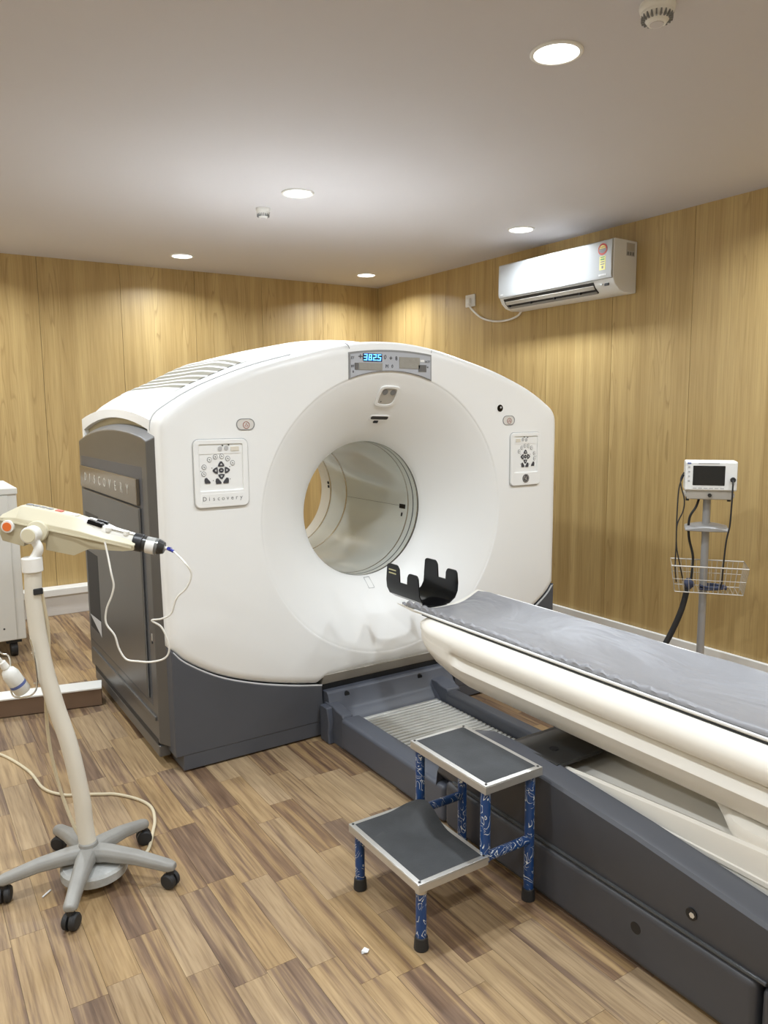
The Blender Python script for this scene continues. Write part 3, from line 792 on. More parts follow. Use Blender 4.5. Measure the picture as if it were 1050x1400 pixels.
# ------------------------------------------------------------------ patient table
T = thing('patient_table', 'long cream patient table on a charcoal floor base, running into the gantry', 'patient table', (2.05, 1.3, 0))
YE = -.75                                            # the table runs on behind the picture's right edge
HALF = [(-.0, .630), (-.17, .640), (-.222, .695), (-.238, .699), (-.262, .686), (-.281, .662), (-.286, .640), (-.282, .617), (-.272, .605), (-.246, .599),
        (-.243, .588), (-.276, .568), (-.283, .557), (-.270, .528), (-.248, .488), (-.238, .481), (-.0, .480)]
FULLI = [9 - 1, 9]
def body_loop(y):
    g = sm(2.30, 2.255, y)
    zb = .487 if y < 2.2 else (.487+.012*sm(2.2, 2.30, y)+.035*sm(2.28, 2.45, y)+.085*sm(2.42, 2.535, y))
    k = 1-.16*sm(2.44, 2.545, y)**2; zt = .700-.012*sm(2.47, 2.545, y)
    l = []
    for i, (dx, z) in enumerate(HALF):
        if i in (8, 9, 10, 11): dx = dx*g+(-.284)*(1-g)
        z2 = zb+(z-.48)*(zt-zb)/.22
        l.append((dx*k, z2))
    l = l+[(-a, b) for a, b in reversed(l[1:-1])]
    return [(GX+a, y, b) for a, b in l]
ysb = [2.545, 2.538, 2.525, 2.505, 2.48, 2.45, 2.42, 2.38, 2.33, 2.30, 2.285, 2.27, 2.255, 2.22, 2.15, 2.0, 1.5, 1.0, .5, 0, YE]
bm = BM(); loft(bm, [body_loop(y) for y in ysb]); obj('table_body', bm, 'table_white', T, sharp=40)
# cradle: a shallow trough with white lips
def dish(dx, edge, depth): return edge-depth*(1-min(1, abs(dx)/.225)**2.2)
def cradle_loop(y, tk=.011):
    n = 16; up_, dn = [], []
    for i in range(n+1):
        dx = -.228+.456*i/n
        up_.append((GX+dx, y, dish(dx, .714, .05))); dn.append((GX+dx, y, dish(dx, .714, .05)-tk))
    return up_+dn[::-1]
bm = BM(); lo = []
for y, tk in ((2.735, .003), (2.70, .006), (2.62, .014), (2.52, .011), (1.5, .011), (YE, .011)):
    lo.append(cradle_loop(y, tk))
loft(bm, lo); obj('cradle', bm, 'table_white', T, sharp=50)
for s in (-1, 1):
    bm = BM(); add_box(bm, *sorted((GX+s*.2275, GX+s*.236)), YE, 2.60, .7085, .716); obj('edge_rail', bm, 'shell_white', T, (.002, 2))
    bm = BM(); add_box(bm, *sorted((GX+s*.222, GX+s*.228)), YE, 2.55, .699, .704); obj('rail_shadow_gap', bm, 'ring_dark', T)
# lower shell under the body, beginning further along
def low_loop(y):
    t = sm(1.26, 1.06, y); w = .14+.125*t; zb = .455-.085*t
    pts = [(-w*.9, .475), (-w, .465), (-w*1.03, .445), (-w*.98, zb+.03), (-w*.8, zb+.005), (-w*.5, zb)]
    l = pts+[(-a, b) for a, b in reversed(pts)]
    return [(GX+a, y, b) for a, b in l]
bm = BM(); loft(bm, [low_loop(y) for y in (1.26, 1.24, 1.20, 1.15, 1.10, 1.06, .5, YE)]); obj('lower_shell', bm, 'table_white', T, sharp=45)
# pedestal shroud standing inside the base
def ped_loop(y, z, e=0):
    return [(1.768+e, y, .05), (1.768+e, y, z-.03), (1.772+e, y, z-.006), (1.782+e, y, z), (1.793+e, y, z-.004), (1.83+e, y, z-.04), (2.20-e, y, z-.04), (2.225-e, y, z-.004), (2.24-e, y, z-.01), (2.246-e, y, .05)]
bm = BM(); loft(bm, [ped_loop(1.76, .385, .01), ped_loop(1.70, .392), ped_loop(1.58, .404), ped_loop(1.45, .412), ped_loop(1.25, .427), ped_loop(1.0, .442), ped_loop(.5, .455), ped_loop(YE, .46)])
obj('pedestal_shroud', bm, 'table_white', T, sharp=40)
bm = BM(); loft(bm, [[(1.768, y, a), (1.764, y, a+.004), (1.764, y, a+.016), (1.770, y, a+.020)] for y, a in ((1.50, .348), (1.30, .350), (1.05, .352), (.6, .35), (YE, .35))])
obj('shroud_ridge', bm, 'table_white', T)
# black cover plate with a hole
bm = BM()
loft(bm, [[(1.735+.03*sm(1.86, 1.95, y), y, z), (2.29, y, z), (2.29, y, z-.014), (1.735+.03*sm(1.86, 1.95, y), y, z-.014)] for y, z in ((1.672, .412), (1.80, .412), (1.88, .405), (1.96, .372), (2.02, .318), (2.06, .27), (2.08, .12))])
P = obj('cover_plate', bm, 'dark_metal', T, (.003, 2)); P['label'] = 'black cover plate with a round hole'
cyl('plate_hole', 'black_plastic', P, (1.815, 1.765, .405), (1.815, 1.765, .4135), .016, n=20)
# base
bx0, bx1 = 1.648, 2.330
box('base_tray', 'charcoal', T, bx0+.03, bx1-.03, YE, 2.99, .004, .088, (.004, 2))
for a, b in ((bx0, 1.752), (2.252, bx1)):
    box('side_rail', 'slate_blue', T, a, b, 2.16, 2.945, .004, .152, (.018, 4))
    inner = b if a == bx0 else a
    sgn = 1 if a == bx0 else -1
    bm = BM(); outer = a if sgn > 0 else b
    tops = [(2.215, .120), (2.20, .22), (2.16, .31), (2.09, .372), (1.99, .402), (1.85, .408), (1.656, .402), (1.31, .377), (.907, .335), (.4, .28), (YE, .20)]
    ll = []
    for y, z in tops:
        zz = min(z, max(z-.18, .1))
        ll.append([(outer+sgn*.004, y, min(.192, z-.02)), (outer, y, min(.20, z-.015)), (outer+sgn*.010, y, z-.012), (outer+sgn*.018, y, z-.002), (outer+sgn*.03, y, z+.001), (inner-sgn*.004, y, z+.007), (inner, y, z), (inner, y, min(.09, z-.03))])
    loft(bm, ll); P = obj('side_cover', bm, 'charcoal_table', T, sharp=32); P['label'] = 'charcoal sloping side cover of the table base'
    xo = outer-sgn*.006
    for ya, yb in ((.922, 2.15), (YE, .912)):
        bm = BM(); add_box(bm, *sorted((xo, outer+sgn*.05)), ya, yb, .006, .186); obj('lower_rail', bm, 'charcoal_table', T, (.022, 4))
    x_, d = xo, -sgn
    cyl('rail_hole', 'black_plastic', T, (xo-sgn*.0006, 1.273, .118), (xo+sgn*.01, 1.273, .118), .017, n=20)
    cyl('bolt_hole', 'black_plastic', T, (outer+sgn*.001, 1.109, .253), (outer+sgn*.02, 1.109, .253), .016, n=20)
    cyl('bolt', 'print_silver', T, (outer-sgn*.0003, 1.106, .252), (outer+sgn*.02, 1.106, .252), .008, n=6)
    cyl('seam_line', 'ring_dark', T, (outer-sgn*.0012, .90, .196), (outer-sgn*.0012, 2.1, .196), .006, n=8)
box('slider_plate', 'rib_silver', T, 1.768, 2.246, 2.06, 3.005, .088, .094)
for k in range(33):
    box('slider_rib', 'rib_silver', T, 1.770, 2.244, 3.000-.0285*k-.0205, 3.000-.0285*k, .094, .102, (.004, 2))
# dock at the gantry end
bm = BM(); add_prism(bm, [(3.148, .004), (3.148, .222), (3.105, .226), (3.092, .218), (3.062, .150), (3.045, .136), (3.01, .112), (2.995, .09), (2.995, .004)], 'X', 1.664, 2.40); P = obj('dock', bm, 'slate_blue', T, (.004, 2))
P['label'] = 'blue-grey dock joining table base to gantry'
for x in (1.765, 2.197): cyl('dock_bolt', 'black_plastic', P, (x, 3.080, .200), (x, 3.11, .206), .013, n=16)
for a, b in ((1.636, 1.712), (2.262, 2.345)):
    bm = BM(); add_prism(bm, [(3.108, .0), (3.108, .178), (3.03, .178), (2.998, .168), (2.945, .163), (2.935, .15), (2.935, .0)], 'X', a+ (.02 if a < 2 else 0), b); obj('dock_corner', bm, 'slate_blue', P, (.006, 3))
bm = BM(); add_prism(bm, [(3.105, .0), (3.105, .172), (3.04, .172), (3.02, .10), (3.03, .05), (3.02, .0)], 'X', 1.628, 1.66); obj('dock_corner', bm, 'slate_blue', P, (.006, 3))
box('lift_column', 'table_white', T, 1.90, 2.21, .1, .9, .3, .49)

# mattress
bm = BM(); nx, ny = 44, 720; rows = []
for j in range(ny+1):
    y = 2.708+(YE-2.708)*j/ny; row = []
    for i in range(nx+1):
        dx = -.219+.430*i/nx; e = abs(dx)/.219
        z = dish(dx, .739 if dx < 0 else .731, .056 if dx < 0 else .048)-.012*sm(.955, 1, e)
        # gathered, puckered hem on the near side of the head end
        g = sm(-.13, -.20, dx)*sm(.9, 2.1, y)*(.6+.4*math.sin(y*5.3))
        ph = (y*1.0-dx*1.1)*2*PI/.060+1.3*math.sin(y*7)
        z += g*.0085*math.sin(ph)
        z += .0026*math.sin(y*6+dx*14)*math.sin(y*3.1+dx*5)+.0022*math.sin(y*17-dx*33)*math.sin(y*2.3+1)
        endl = sm(2.62, 2.708, y)
        row.append((GX+dx+g*.005*math.cos(ph)-.003*sm(.9,1,-dx/.219), y-endl*(.012*(1-e*e)), z-.010*endl))
    rows.append(row)
tops_ = [[bm.verts.new(p) for p in r] for r in rows]
bots = [[bm.verts.new((p[0], p[1], dish(p[0]-GX, .7155, .05)+.0005)) for p in r] for r in rows]
for j in range(ny):
    for i in range(nx):
        bm.faces.new((tops_[j][i], tops_[j][i+1], tops_[j+1][i+1], tops_[j+1][i]))
        bm.faces.new((bots[j][i], bots[j+1][i], bots[j+1][i+1], bots[j][i+1]))
    bm.faces.new((tops_[j][0], tops_[j+1][0], bots[j+1][0], bots[j][0])); bm.faces.new((tops_[j][nx], bots[j][nx], bots[j+1][nx], tops_[j+1][nx]))
for i in range(nx):
    bm.faces.new((tops_[0][i], bots[0][i], bots[0][i+1], tops_[0][i+1])); bm.faces.new((tops_[ny][i], tops_[ny][i+1], bots[ny][i+1], bots[ny][i]))
o = obj('table_mattress', bm, 'vinyl_grey', None, sharp=60)
tag(o, 'thin light grey vinyl mattress lying in the table cradle', 'mattress')

# head holder: a black trough with two pronged cheeks
HH = thing('head_holder', 'black pronged head holder clipped to the table end', 'head holder', (GX, 2.86, .66))
def cheek_z(s, y):     # prong tops, going from the table end inwards
    t = (y-2.745)/.265
    def prong(c, w, h, r=.30):
        d = abs(t-c)/w
        return h if d < .55 else (h-.024*((d-.55)/.45)**2 if d < 1 else None)
    a = prong(.17, .17, .815); b = prong(.79, .21, .838)
    z = a or b or .760
    return z
def trough_sec(w, tk, y, cheek=True):
    out = []
    zt = cheek_z(1, y)
    outer = [(-w, zt), (-w, .755), (-w*.97, .72), (-w*.84, .690), (-w*.55, .668), (0, .662), (w*.55, .668), (w*.84, .690), (w*.97, .72), (w, .755), (w, zt)]
    inner = [(a*(1-tk/w) if abs(a) > .001 else 0, b+(tk if abs(a) < w*.9 else 0)) for a, b in reversed(outer)]
    return [(GX+.008+a, y, b) for a, b in outer+inner]
bm = BM(); ysn = []
y = 2.745
tt = [0, .02, .05, .08, .12, .17, .22, .26, .29, .315, .335, .345, .36, .45, .56, .575, .59, .61, .64, .68, .73, .79, .85, .90, .94, .97, 1.0]
loft(bm, [trough_sec(.114, .006, 2.745+.265*t) for t in tt]); P = obj('trough', bm, 'black_gloss', HH, sharp=30)
for k in range(2):
    z = .792+.016*k
    box('reflective_stripe', 'reflect_tape', HH, GX-.1075, GX-.1065, 2.925, 2.985, z, z+.006)
box('mounting_tongue', 'black_plastic', HH, GX-.06, GX+.06, 2.68, 2.80, .652, .664, (.003, 2))

# ------------------------------------------------------------------ step stool
ST = thing('step_stool', 'two-step stool with blue wrapped legs and black rubber treads', 'step stool', (1.40, 1.83, 0))
def step(ax, bx_, ay, by_, zt, curl):
    P = None
    bm = BM()
    o_ = [(ax, ay), (bx_, ay), (bx_, by_), (ax, by_)]; w = .020
    i_ = [(ax+w, ay+w), (bx_-w, ay+w), (bx_-w, by_-w), (ax+w, by_-w)]
    add_frame(bm, o_, i_, 'Z', zt-.004, zt)
    P = obj('step_frame', bm, 'aluminium', ST, (.0015, 1)); P['label'] = 'aluminium edged step'
    bm = BM(); ii = [(ax+.003, ay+.003), (bx_-.003, ay+.003), (bx_-.003, by_-.003), (ax+.003, by_-.003)]
    add_frame(bm, o_, ii, 'Z', zt-.028, zt-.004); obj('step_apron', bm, 'aluminium', P, (.0015, 1))
    box('step_board', 'shell_cream', P, ax+.006, bx_-.006, ay+.006, by_-.006, zt-.024, zt-.006)
    # rubber tread
    bm = BM(); n = 24; rows = []
    for j in range(n+1):
        row = []
        for i in range(n+1):
            u, v = i/n, j/n
            z = zt+.0006
            if curl:
                f = sm(.42, .95, u)*sm(.40, .80, v)
                z += .055*f*math.sin(PI*min(1, (v-.36)/.66) if v > .36 else 0)
            row.append(bm.verts.new((ax+.016+(bx_-ax-.032)*u, ay+.016+(by_-ay-.032)*v+(0 if not curl else .012*sm(.6, 1, u)*sm(.6, 1, v)), z)))
        rows.append(row)
    for j in range(n):
        for i in range(n): bm.faces.new((rows[j][i], rows[j][i+1], rows[j+1][i+1], rows[j+1][i]))
    low_ = [[bm.verts.new(v.co-V(0, 0, .003)) for v in r_] for r_ in rows]
    for j in range(n):
        for i in range(n): bm.faces.new((low_[j][i], low_[j+1][i], low_[j+1][i+1], low_[j][i+1]))
        for q_ in (0, n): bm.faces.new((rows[j][q_], rows[j+1][q_], low_[j+1][q_], low_[j][q_])); bm.faces.new((rows[q_][j], rows[q_][j+1], low_[q_][j+1], low_[q_][j]))
    q = obj('rubber_tread', bm, 'rubber_dirty', P, sharp=60); q['label'] = 'scuffed black rubber tread' + (' curling up at its back corner' if curl else '')
    for cx, cy in ((ax+.011, ay+.011), (bx_-.011, ay+.011), (bx_-.011, by_-.011), (ax+.011, by_-.011)):
        cyl('screw', 'dark_metal', P, (cx, cy, zt-.001), (cx, cy, zt+.0016), .0042, n=10)
step(1.160, 1.418, 1.636, 2.030, .222, True)
step(1.400, 1.632, 1.632, 2.022, .450, False)
LR = .0158
def leg(x, y, za, zb, foot=True, top=None):
    P = cyl('leg', 'blue_tape', ST, (x, y, za), (x, y, zb), LR, n=18); P['label'] = 'leg wrapped in blue printed plastic'
    if foot:
        bm = BM(); add_cyl(bm, (x, y, 0), (x, y, .040), .0225, .0195, 18); obj('rubber_foot', bm, 'rubber_black', P, (.003, 2))
    if top: cyl('leg_collar', 'aluminium', P, (x, y, zb-.012), (x, y, zb+.012), LR+.002, n=18)
leg(1.186, 2.004, .02, .196); leg(1.188, 1.664, .02, .190, True, True)
leg(1.606, 1.660, .02, .424); leg(1.606, 1.998, .02, .424)
leg(1.424, 1.660, .195, .424, False); leg(1.424, 1.998, .195, .424, False)
for y in (1.660, 1.998):
    cyl('crossbar', 'blue_tape', ST, (1.424, y, .205), (1.606, y, .205), .0145, n=16)
    cyl('bar_collar', 'aluminium', ST, (1.410, y, .205), (1.428, y, .205), .0165, n=16)

# ------------------------------------------------------------------ contrast injector on its wheeled stand
IN = thing('contrast_injector', 'cream contrast injector head on a curved pole with five-star wheeled base', 'injector', (.455, 2.545, 0))
hub = V(.455, 2.545, .105)
cyl('hub', 'leg_grey', IN, hub-V(0,0,.03), hub+V(0,0,.035), .040, .030, 24, (.006, 2))
CAST = [(.352, 2.318), (.668, 2.358), (.668, 2.668), (.405, 2.800), (.198, 2.578)]
for cx, cy in CAST:
    d = V(cx-hub.x, cy-hub.y, 0); L_ = d.length; d.normalize(); s_ = V(-d.y, d.x, 0)
    bm = BM(); lo = []
    for t, w, zt, zb in ((.0, .034, .128, .078), (.25, .030, .128, .085), (.6, .025, .117, .080), (.85, .022, .102, .068), (1.0, .022, .092, .062), (1.07, .014, .086, .064)):
        c = V(hub.x, hub.y, 0)+d*(L_*t)
        lo.append([c+s_*a+V(0,0,z) for a, z in ((-w, zb), (-w, zb+(zt-zb)*.6), (-w*.6, zt), (w*.6, zt), (w, zb+(zt-zb)*.6), (w, zb))])
    loft(bm, lo); P = obj('base_leg', bm, 'leg_grey', IN, (.009, 3)); P['label'] = 'scuffed grey star base leg'
    c = V(cx, cy, 0); ang = R.random()*PI; a = V(math.cos(ang), math.sin(ang), 0)
    cs = cyl('caster', 'rubber_black', IN, c+V(0,0,.030), c+V(0,0,.066), .013, n=14)
    for sg in (-1, 1):
        bm = BM(); q = c+V(0, 0, .0265)
        pr = [(.004, .010), (.004, .0262), (.007, .0265), (.017, .0262), (.0215, .022), (.023, .014), (.023, .0)]
        u, v = axes_for(a); loops = []
        for al, r_ in pr: loops.append([q+a*(sg*al)+(u*math.cos(2*PI*i/22)+v*math.sin(2*PI*i/22))*max(r_, .0005) for i in range(22)])
        loft(bm, loops); obj('wheel', bm, 'rubber_black', cs)
bm = BM(); add_lathe(bm, [(.030, .02), (.030, .098), (.036, .106), (.062, .106), (.070, .098), (.072, .02)], (hub.x+.012, hub.y-.012, 0), 'Z', 40, True); P = obj('counterweight', bm, 'weight_stone', IN); P['label'] = 'round grey stone-like counterweight under the hub'
PP = [(.455, 2.548, .125), (.449, 2.553, .20), (.444, 2.556, .30), (.421, 2.571, .471), (.388, 2.591, .622), (.363, 2.606, .77), (.351, 2.614, .94), (.353, 2.613, 1.075)]
bm = BM(); add_tube(bm, PP, lambda t: .0275-.0015*t, 24, 10); P = obj('pole', bm, 'pole_cream', IN, sharp=40)
box('pole_plug', 'rubber_black', P, -.015, .015, -.004, .004, -.010, .010, (.003, 2), M=Matrix.Translation((.361, 2.5885, .995)) @ Matrix.Rotation(.25, 4, 'Z'))
cyl('pole_boot', 'ledge_grey', IN, (.455, 2.548, .118), (.455, 2.548, .135), .036, .030, 24)
cyl('pole_collar', 'injector_white', IN, (.353, 2.613, 1.055), (.352, 2.613, 1.103), .0315, n=28, bevel=(.004, 2))
# head frame: u along the head, v away from the camera, w up
uu = V(.82, -.527, -.224).normalized(); vv = V(.541, .841, 0).normalized(); ww = uu.cross(vv).normalized()
HM = Matrix.Identity(4); og = V(.275, 2.663, 1.22)+vv*.03-uu*.018
for i in range(3): HM[i][0], HM[i][1], HM[i][2], HM[i][3] = uu[i], vv[i], ww[i], og[i]
hw = .058
def hsec(u, zb, zt, w, ct=.35, cb=.0):
    c = .058
    return [(u, c-w*(1-cb), zb), (u, c-w, zb+(0-zb)*.5), (u, c-w, 0), (u, c-w, zt*.25), (u, c-w*(1-ct), zt), (u, c+w*(1-ct), zt), (u, c+w, zt*.25), (u, c+w, 0), (u, c+w, zb*.5), (u, c+w*(1-cb), zb)]
bm = BM(); loft(bm, [hsec(-.002, -.004, .010, .052, .3), hsec(.05, -.004, .050, .056, .42), hsec(.10, -.004, .052, .056, .42), hsec(.22, -.004, .050, .055, .45), hsec(.26, -.004, .046, .054, .5), hsec(.33, -.004, .022, .050, .35), hsec(.40, -.004, .016, .046, .3), hsec(.432, -.004, .010, .042, .3)])
HD = obj('injector_head', bm, 'injector_cream', IN, (.003, 2), M=HM); HD['label'] = 'cream wedge-shaped injector head'
bm = BM(); loft(bm, [hsec(.002, -.040, -.005, .053), hsec(.020, -.070, -.005, .053), hsec(.088, -.074, -.005, .053), hsec(.092, -.048, -.005, .050), hsec(.156, -.050, -.005, .050), hsec(.160, -.070, -.005, .053), hsec(.250, -.070, -.005, .050), hsec(.292, -.040, -.005, .046), hsec(.40, -.024, -.005, .043), hsec(.432, -.014, -.005, .041)])
obj('lower_case', bm, 'injector_tan', HD, (.002, 1), M=HM)
def hbox(name, mat, a, b, c, d, e, f, bev=None, rot=0):
    bm = BM(); add_box(bm, a, b, c, d, e, f)
    if rot: bmesh.ops.rotate(bm, cent=((a+b)/2, (c+d)/2, (e+f)/2), matrix=Matrix.Rotation(rot, 3, 'Y'), verts=bm.verts)
    return obj(name, bm, mat, HD, bev, M=HM)
hbox('seam_band', 'injector_cream', .002, .428, .0, .002, -.006, -.001)
for k in range(4): hbox('key', 'key_grey', .055+.022*k, .073+.022*k, .050, .072, .050, .0535, (.001, 1))
hbox('key', 'key_red', .150, .172, .050, .074, .050, .0540, (.001, 1))
hbox('key_label', 'injector_white', .182, .225, .042, .078, .050, .0525, (.001, 1))
bm = BM(); loft(bm, [hsec(.255, .0, .049, .040, .25), hsec(.30, .0, .045, .040, .25), hsec(.345, .0, .034, .038, .25), hsec(.42, .0, .028, .034, .25)])
obj('syringe_cradle', bm, 'injector_white', HD, (.003, 2), M=HM)
hbox('window', 'black_gloss', .268, .318, .022, .044, .036, .0502, (.002, 1), .10)
hbox('window', 'black_gloss', .285, .322, .058, .074, .036, .0500, (.002, 1), .10)
for u_, v_ in ((.338, .030), (.395, .035)):
    bm = BM(); add_cyl(bm, (u_, v_, .025), (u_, v_, .040), .010, n=14); obj('release_knob', bm, 'injector_white', HD, (.002, 2), M=HM)
bm = BM(); add_cyl(bm, (.345, .028, .036), (.42, .034, .031), .0022, n=8); obj('plunger_rod', bm, 'chrome', HD, M=HM)
def hc(name, mat, a, b, r0, r1=None, n=26, bev=None, parent=None):
    bm = BM(); add_cyl(bm, a, b, r0, r1, n); return obj(name, bm, mat, parent or HD, bev, M=HM)
hc('collar_ring', 'black_plastic', (.418, .054, .006), (.450, .054, .006), .030, n=30, bev=(.004, 2))
hc('collar_ring', 'dark_metal', (.450, .054, .006), (.460, .054, .006), .027, n=30)
sy = hc('syringe_barrel', 'clear_plastic', (.455, .054, .006), (.500, .054, .006), .0265, n=30); sy['label'] = 'clear syringe barrel'
hc('syringe_label', 'paper_white', (.462, .0525, .004), (.490, .0525, .004), .0268, n=30, parent=HD)
hc('syringe_cap', 'dark_metal', (.496, .054, .006), (.520, .054, .006), .0275, .019, 30, (.003, 2))
hc('luer_tip', 'injector_white', (.520, .054, .006), (.542, .054, .006), .006, .005, 14)
hc('stopcock', 'blue_stop', (.536, .040, .010), (.536, .068, .004), .006, n=10)
hc('stopcock', 'blue_stop', (.530, .054, .006), (.552, .050, .002), .005, n=10)
hc('side_knob', 'injector_white', (.032, -.0065, -.020), (.032, .012, -.020), .0205, n=26, bev=(.002, 2))
hc('side_knob_cap', 'orange', (.032, -.009, -.020), (.032, -.004, -.020), .0140, n=24)
# yoke
kp = (.122, -.052, -.022)
hc('pivot_knob', 'injector_white', kp, (.122, -.006, -.022), .027, n=28, bev=(.004, 2))
hc('pivot_cap', 'injector_cream', (.122, -.056, -.022), (.122, -.050, -.022), .022, n=28, bev=(.002, 2))
hc('pivot_socket', 'injector_cream', (.128, -.012, -.014), (.128, .006, -.014), .034, n=28, bev=(.004, 2))
kw = HM @ V(.122, -.026, -.03)
bm = BM(); add_tube(bm, [(.353, 2.613, 1.09), (.366, 2.606, 1.11), (.372, 2.602, 1.135), kw], lambda t: .016-.002*t, 14, 8); obj('yoke_arm', bm, 'injector_white', IN)
# wire bottle holder on the pole
wire = [[(.327, 2.585, .845), (.335, 2.580, .79), (.338, 2.580, .70), (.322, 2.575, .668), (.290, 2.60, .655)],
        [(.290, 2.60, .655), (.268, 2.63, .668), (.270, 2.625, .78), (.250, 2.64, .798), (.225, 2.66, .815)],
        [(.330, 2.585, .70), (.352, 2.606, .69)], [(.330, 2.585, .80), (.352, 2.606, .79)]]
for w_ in wire: tube('holder_wire', 'chrome', IN, w_, .0028, 6, 6)
tube('power_lead', 'cord_cream', IN, [(.372, 2.60, 1.0), (.386, 2.610, .85), (.378, 2.62, .72), (.370, 2.655, .60), (.375, 2.67, .45), (.395, 2.66, .30), (.425, 2.61, .17), (.45, 2.57, .125)], .0055, 8, 10)

# squeeze bottle in the wire holder
bm = BM()
bd = V(-.45, -.10, .87).normalized(); b0 = V(.302, 2.618, .668)
u_, v_ = axes_for(bd); prof = [(0, .004), (.001, .022), (.006, .0255), (.075, .0255), (.092, .020), (.100, .010), (.104, .010)]
loft(bm, [[b0+bd*a+(u_*math.cos(2*PI*i/22)+v_*math.sin(2*PI*i/22))*r_ for i in range(22)] for a, r_ in prof])
bo = thing('squeeze_bottle', 'small white plastic bottle tilted in the wire holder on the pole', 'bottle', tuple(b0))
obj('bottle_body', bm, 'bottle_white', bo, sharp=40)
cyl('bottle_cap', 'injector_white', bo, b0+bd*.103, b0+bd*.128, .0125, .011, 16, (.002, 2))
cyl('nozzle', 'tube_white', bo, b0+bd*.126, b0+bd*.205, .006, .0045, 12)
bm = BM(); loops = []
cdir = (-vv)
for a in (.030, .040):
    loops.append([b0+bd*a+(u_*math.cos(t)+v_*math.sin(t))*.0259 for t in [2*PI*i/22 for i in range(22)]])
loft(bm, loops, cap=False); obj('bottle_band', bm, 'print_blue', bo)

# clear tubing from the syringe
tip = HM @ V(.552, .050, .002)
TB = [tuple(tip), (.760, 2.36, 1.083), (.778, 2.345, 1.045), (.764, 2.352, 1.000), (.735, 2.37, .965), (.718, 2.38, .915), (.690, 2.395, .898), (.664, 2.412, .893), (.690, 2.397, .870), (.706, 2.386, .82), (.706, 2.386, .785), (.690, 2.396, .764), (.655, 2.418, .755), (.624, 2.439, .757), (.590, 2.46, .765), (.572, 2.472, .80), (.562, 2.478, .845), (.541, 2.492, .885), (.544, 2.490, .93), (.560, 2.48, .975), (.567, 2.475, 1.01), (.562, 2.478, 1.05), (.560, 2.50, 1.10), (.556, 2.515, 1.145)]
tag(tube('tubing', 'tube_white', None, TB, .0031, 8, 8), 'thin clear tubing looping down from the injector syringe', 'tubing')

# power cord on the floor
CD = [(-1.72, 4.20, .006), (-1.2, 4.05, .006), (-.7, 4.12, .006), (-.25, 4.0, .006), (.10, 3.95, .006), (.22, 3.84, .006), (.317, 3.767, .006), (.40, 3.52, .006), (.43, 3.304, .006), (.49, 3.20, .006), (.547, 3.166, .006), (.62, 3.12, .006), (.673, 3.082, .006), (.735, 2.99, .006), (.760, 2.90, .006), (.745, 2.80, .007), (.715, 2.72, .006), (.66, 2.60, .006), (.60, 2.57, .006), (.54, 2.58, .006)]
tag(tube('power_cord', 'cord_cream', None, CD, .0062, 10, 8), 'cream power cord snaking over the floor behind the wheeled stand', 'cord')

# ------------------------------------------------------------------ cabinet, curb
CB = thing('equipment_cabinet', 'white metal equipment cabinet on black casters at the left edge', 'cabinet', (.35, 5.6, 0))
box('cabinet_body', 'cabinet_white', CB, .03, .652, 5.30, 5.95, .115, 1.093, (.006, 2))
box('cabinet_top', 'cabinet_white', CB, .025, .657, 5.29, 5.955, 1.055, 1.096, (.006, 2))
P = box('cabinet_door', 'cabinet_white', CB, .045, .598, 5.288, 5.302, .12, 1.050, (.004, 2))
cyl('door_screw', 'dark_metal', P, (.525, 5.2865, .20), (.525, 5.29, .20), .006, n=10)
cyl('door_scratch', 'button_grey', P, (.485, 5.2875, .93), (.490, 5.2875, .945), .0015, n=6)
for a in (.10, .58):
    for b in (5.36, 5.88):
        C_ = cyl('caster', 'rubber_black', CB, (a-.02, b, .05), (a+.02, b, .05), .05, n=20)
        box('caster_plate', 'rubber_black', C_, a-.045, a+.045, b-.045, b+.045, .095, .116)
cm = thing('floor_curb', 'low brown floor curb with a white top beside the gantry', 'curb', (.60, 4.19, 0), -.222, local=True)
box('curb_body', 'curb_brown', cm, -2.30, .26, 0, .118, .004, .093, (.002, 1))
box('curb_top', 'ledge_white', cm, -2.30, .262, -.004, .122, .093, .103, (.003, 2))

# ------------------------------------------------------------------ air conditioner
AC = thing('air_conditioner', 'white split air conditioner mounted high on the right wall', 'air conditioner', (x1, 3.85, 2.28))
ya, yb = 3.325, 4.378
sec = [(x1-.004, 2.600), (3.862, 2.603), (3.850, 2.597), (3.846, 2.40), (3.850, 2.355), (3.868, 2.325), (3.905, 2.295), (3.96, 2.279), (x1-.004, 2.283)]
bm = BM(); add_prism(bm, sec, 'Y', ya, yb); obj('case', bm, 'ac_white', AC, (.006, 3))
pan = [(3.848, 2.599), (3.836, 2.594), (3.832, 2.50), (3.832, 2.385), (3.837, 2.366), (3.848, 2.362)]
bm = BM(); add_prism(bm, pan, 'Y', ya+.004, yb-.004); fp = obj('front_panel', bm, 'ac_gloss', AC, (.003, 2)); fp['label'] = 'glossy white front panel'
bm = BM(); add_prism(bm, [(3.8495, 2.356), (3.868, 2.324), (3.905, 2.294), (3.912, 2.302), (3.876, 2.332), (3.860, 2.357)], 'Y', ya+.16, yb-.045); o = obj('outlet_slot', bm, 'black_plastic', AC, M=Matrix.Translation((-.004, 0, -.002)))
bm = BM(); add_prism(bm, [(3.8535, 2.334), (3.868, 2.312), (3.870, 2.316), (3.8565, 2.336)], 'Y', ya+.165, yb-.055); obj('louvre_blade', bm, 'speaker_grey', AC)
bm = BM(); add_prism(bm, [(3.883, 2.300), (3.901, 2.288), (3.903, 2.291), (3.885, 2.303)], 'Y', ya+.165, yb-.055); obj('louvre_blade', bm, 'ring_grey', AC)
for y in (3.62, 3.85, 4.08, 4.30): box('louvre_pin', 'black_plastic', AC, 3.868, 3.890, y-.004, y+.004, 2.298, 2.318)
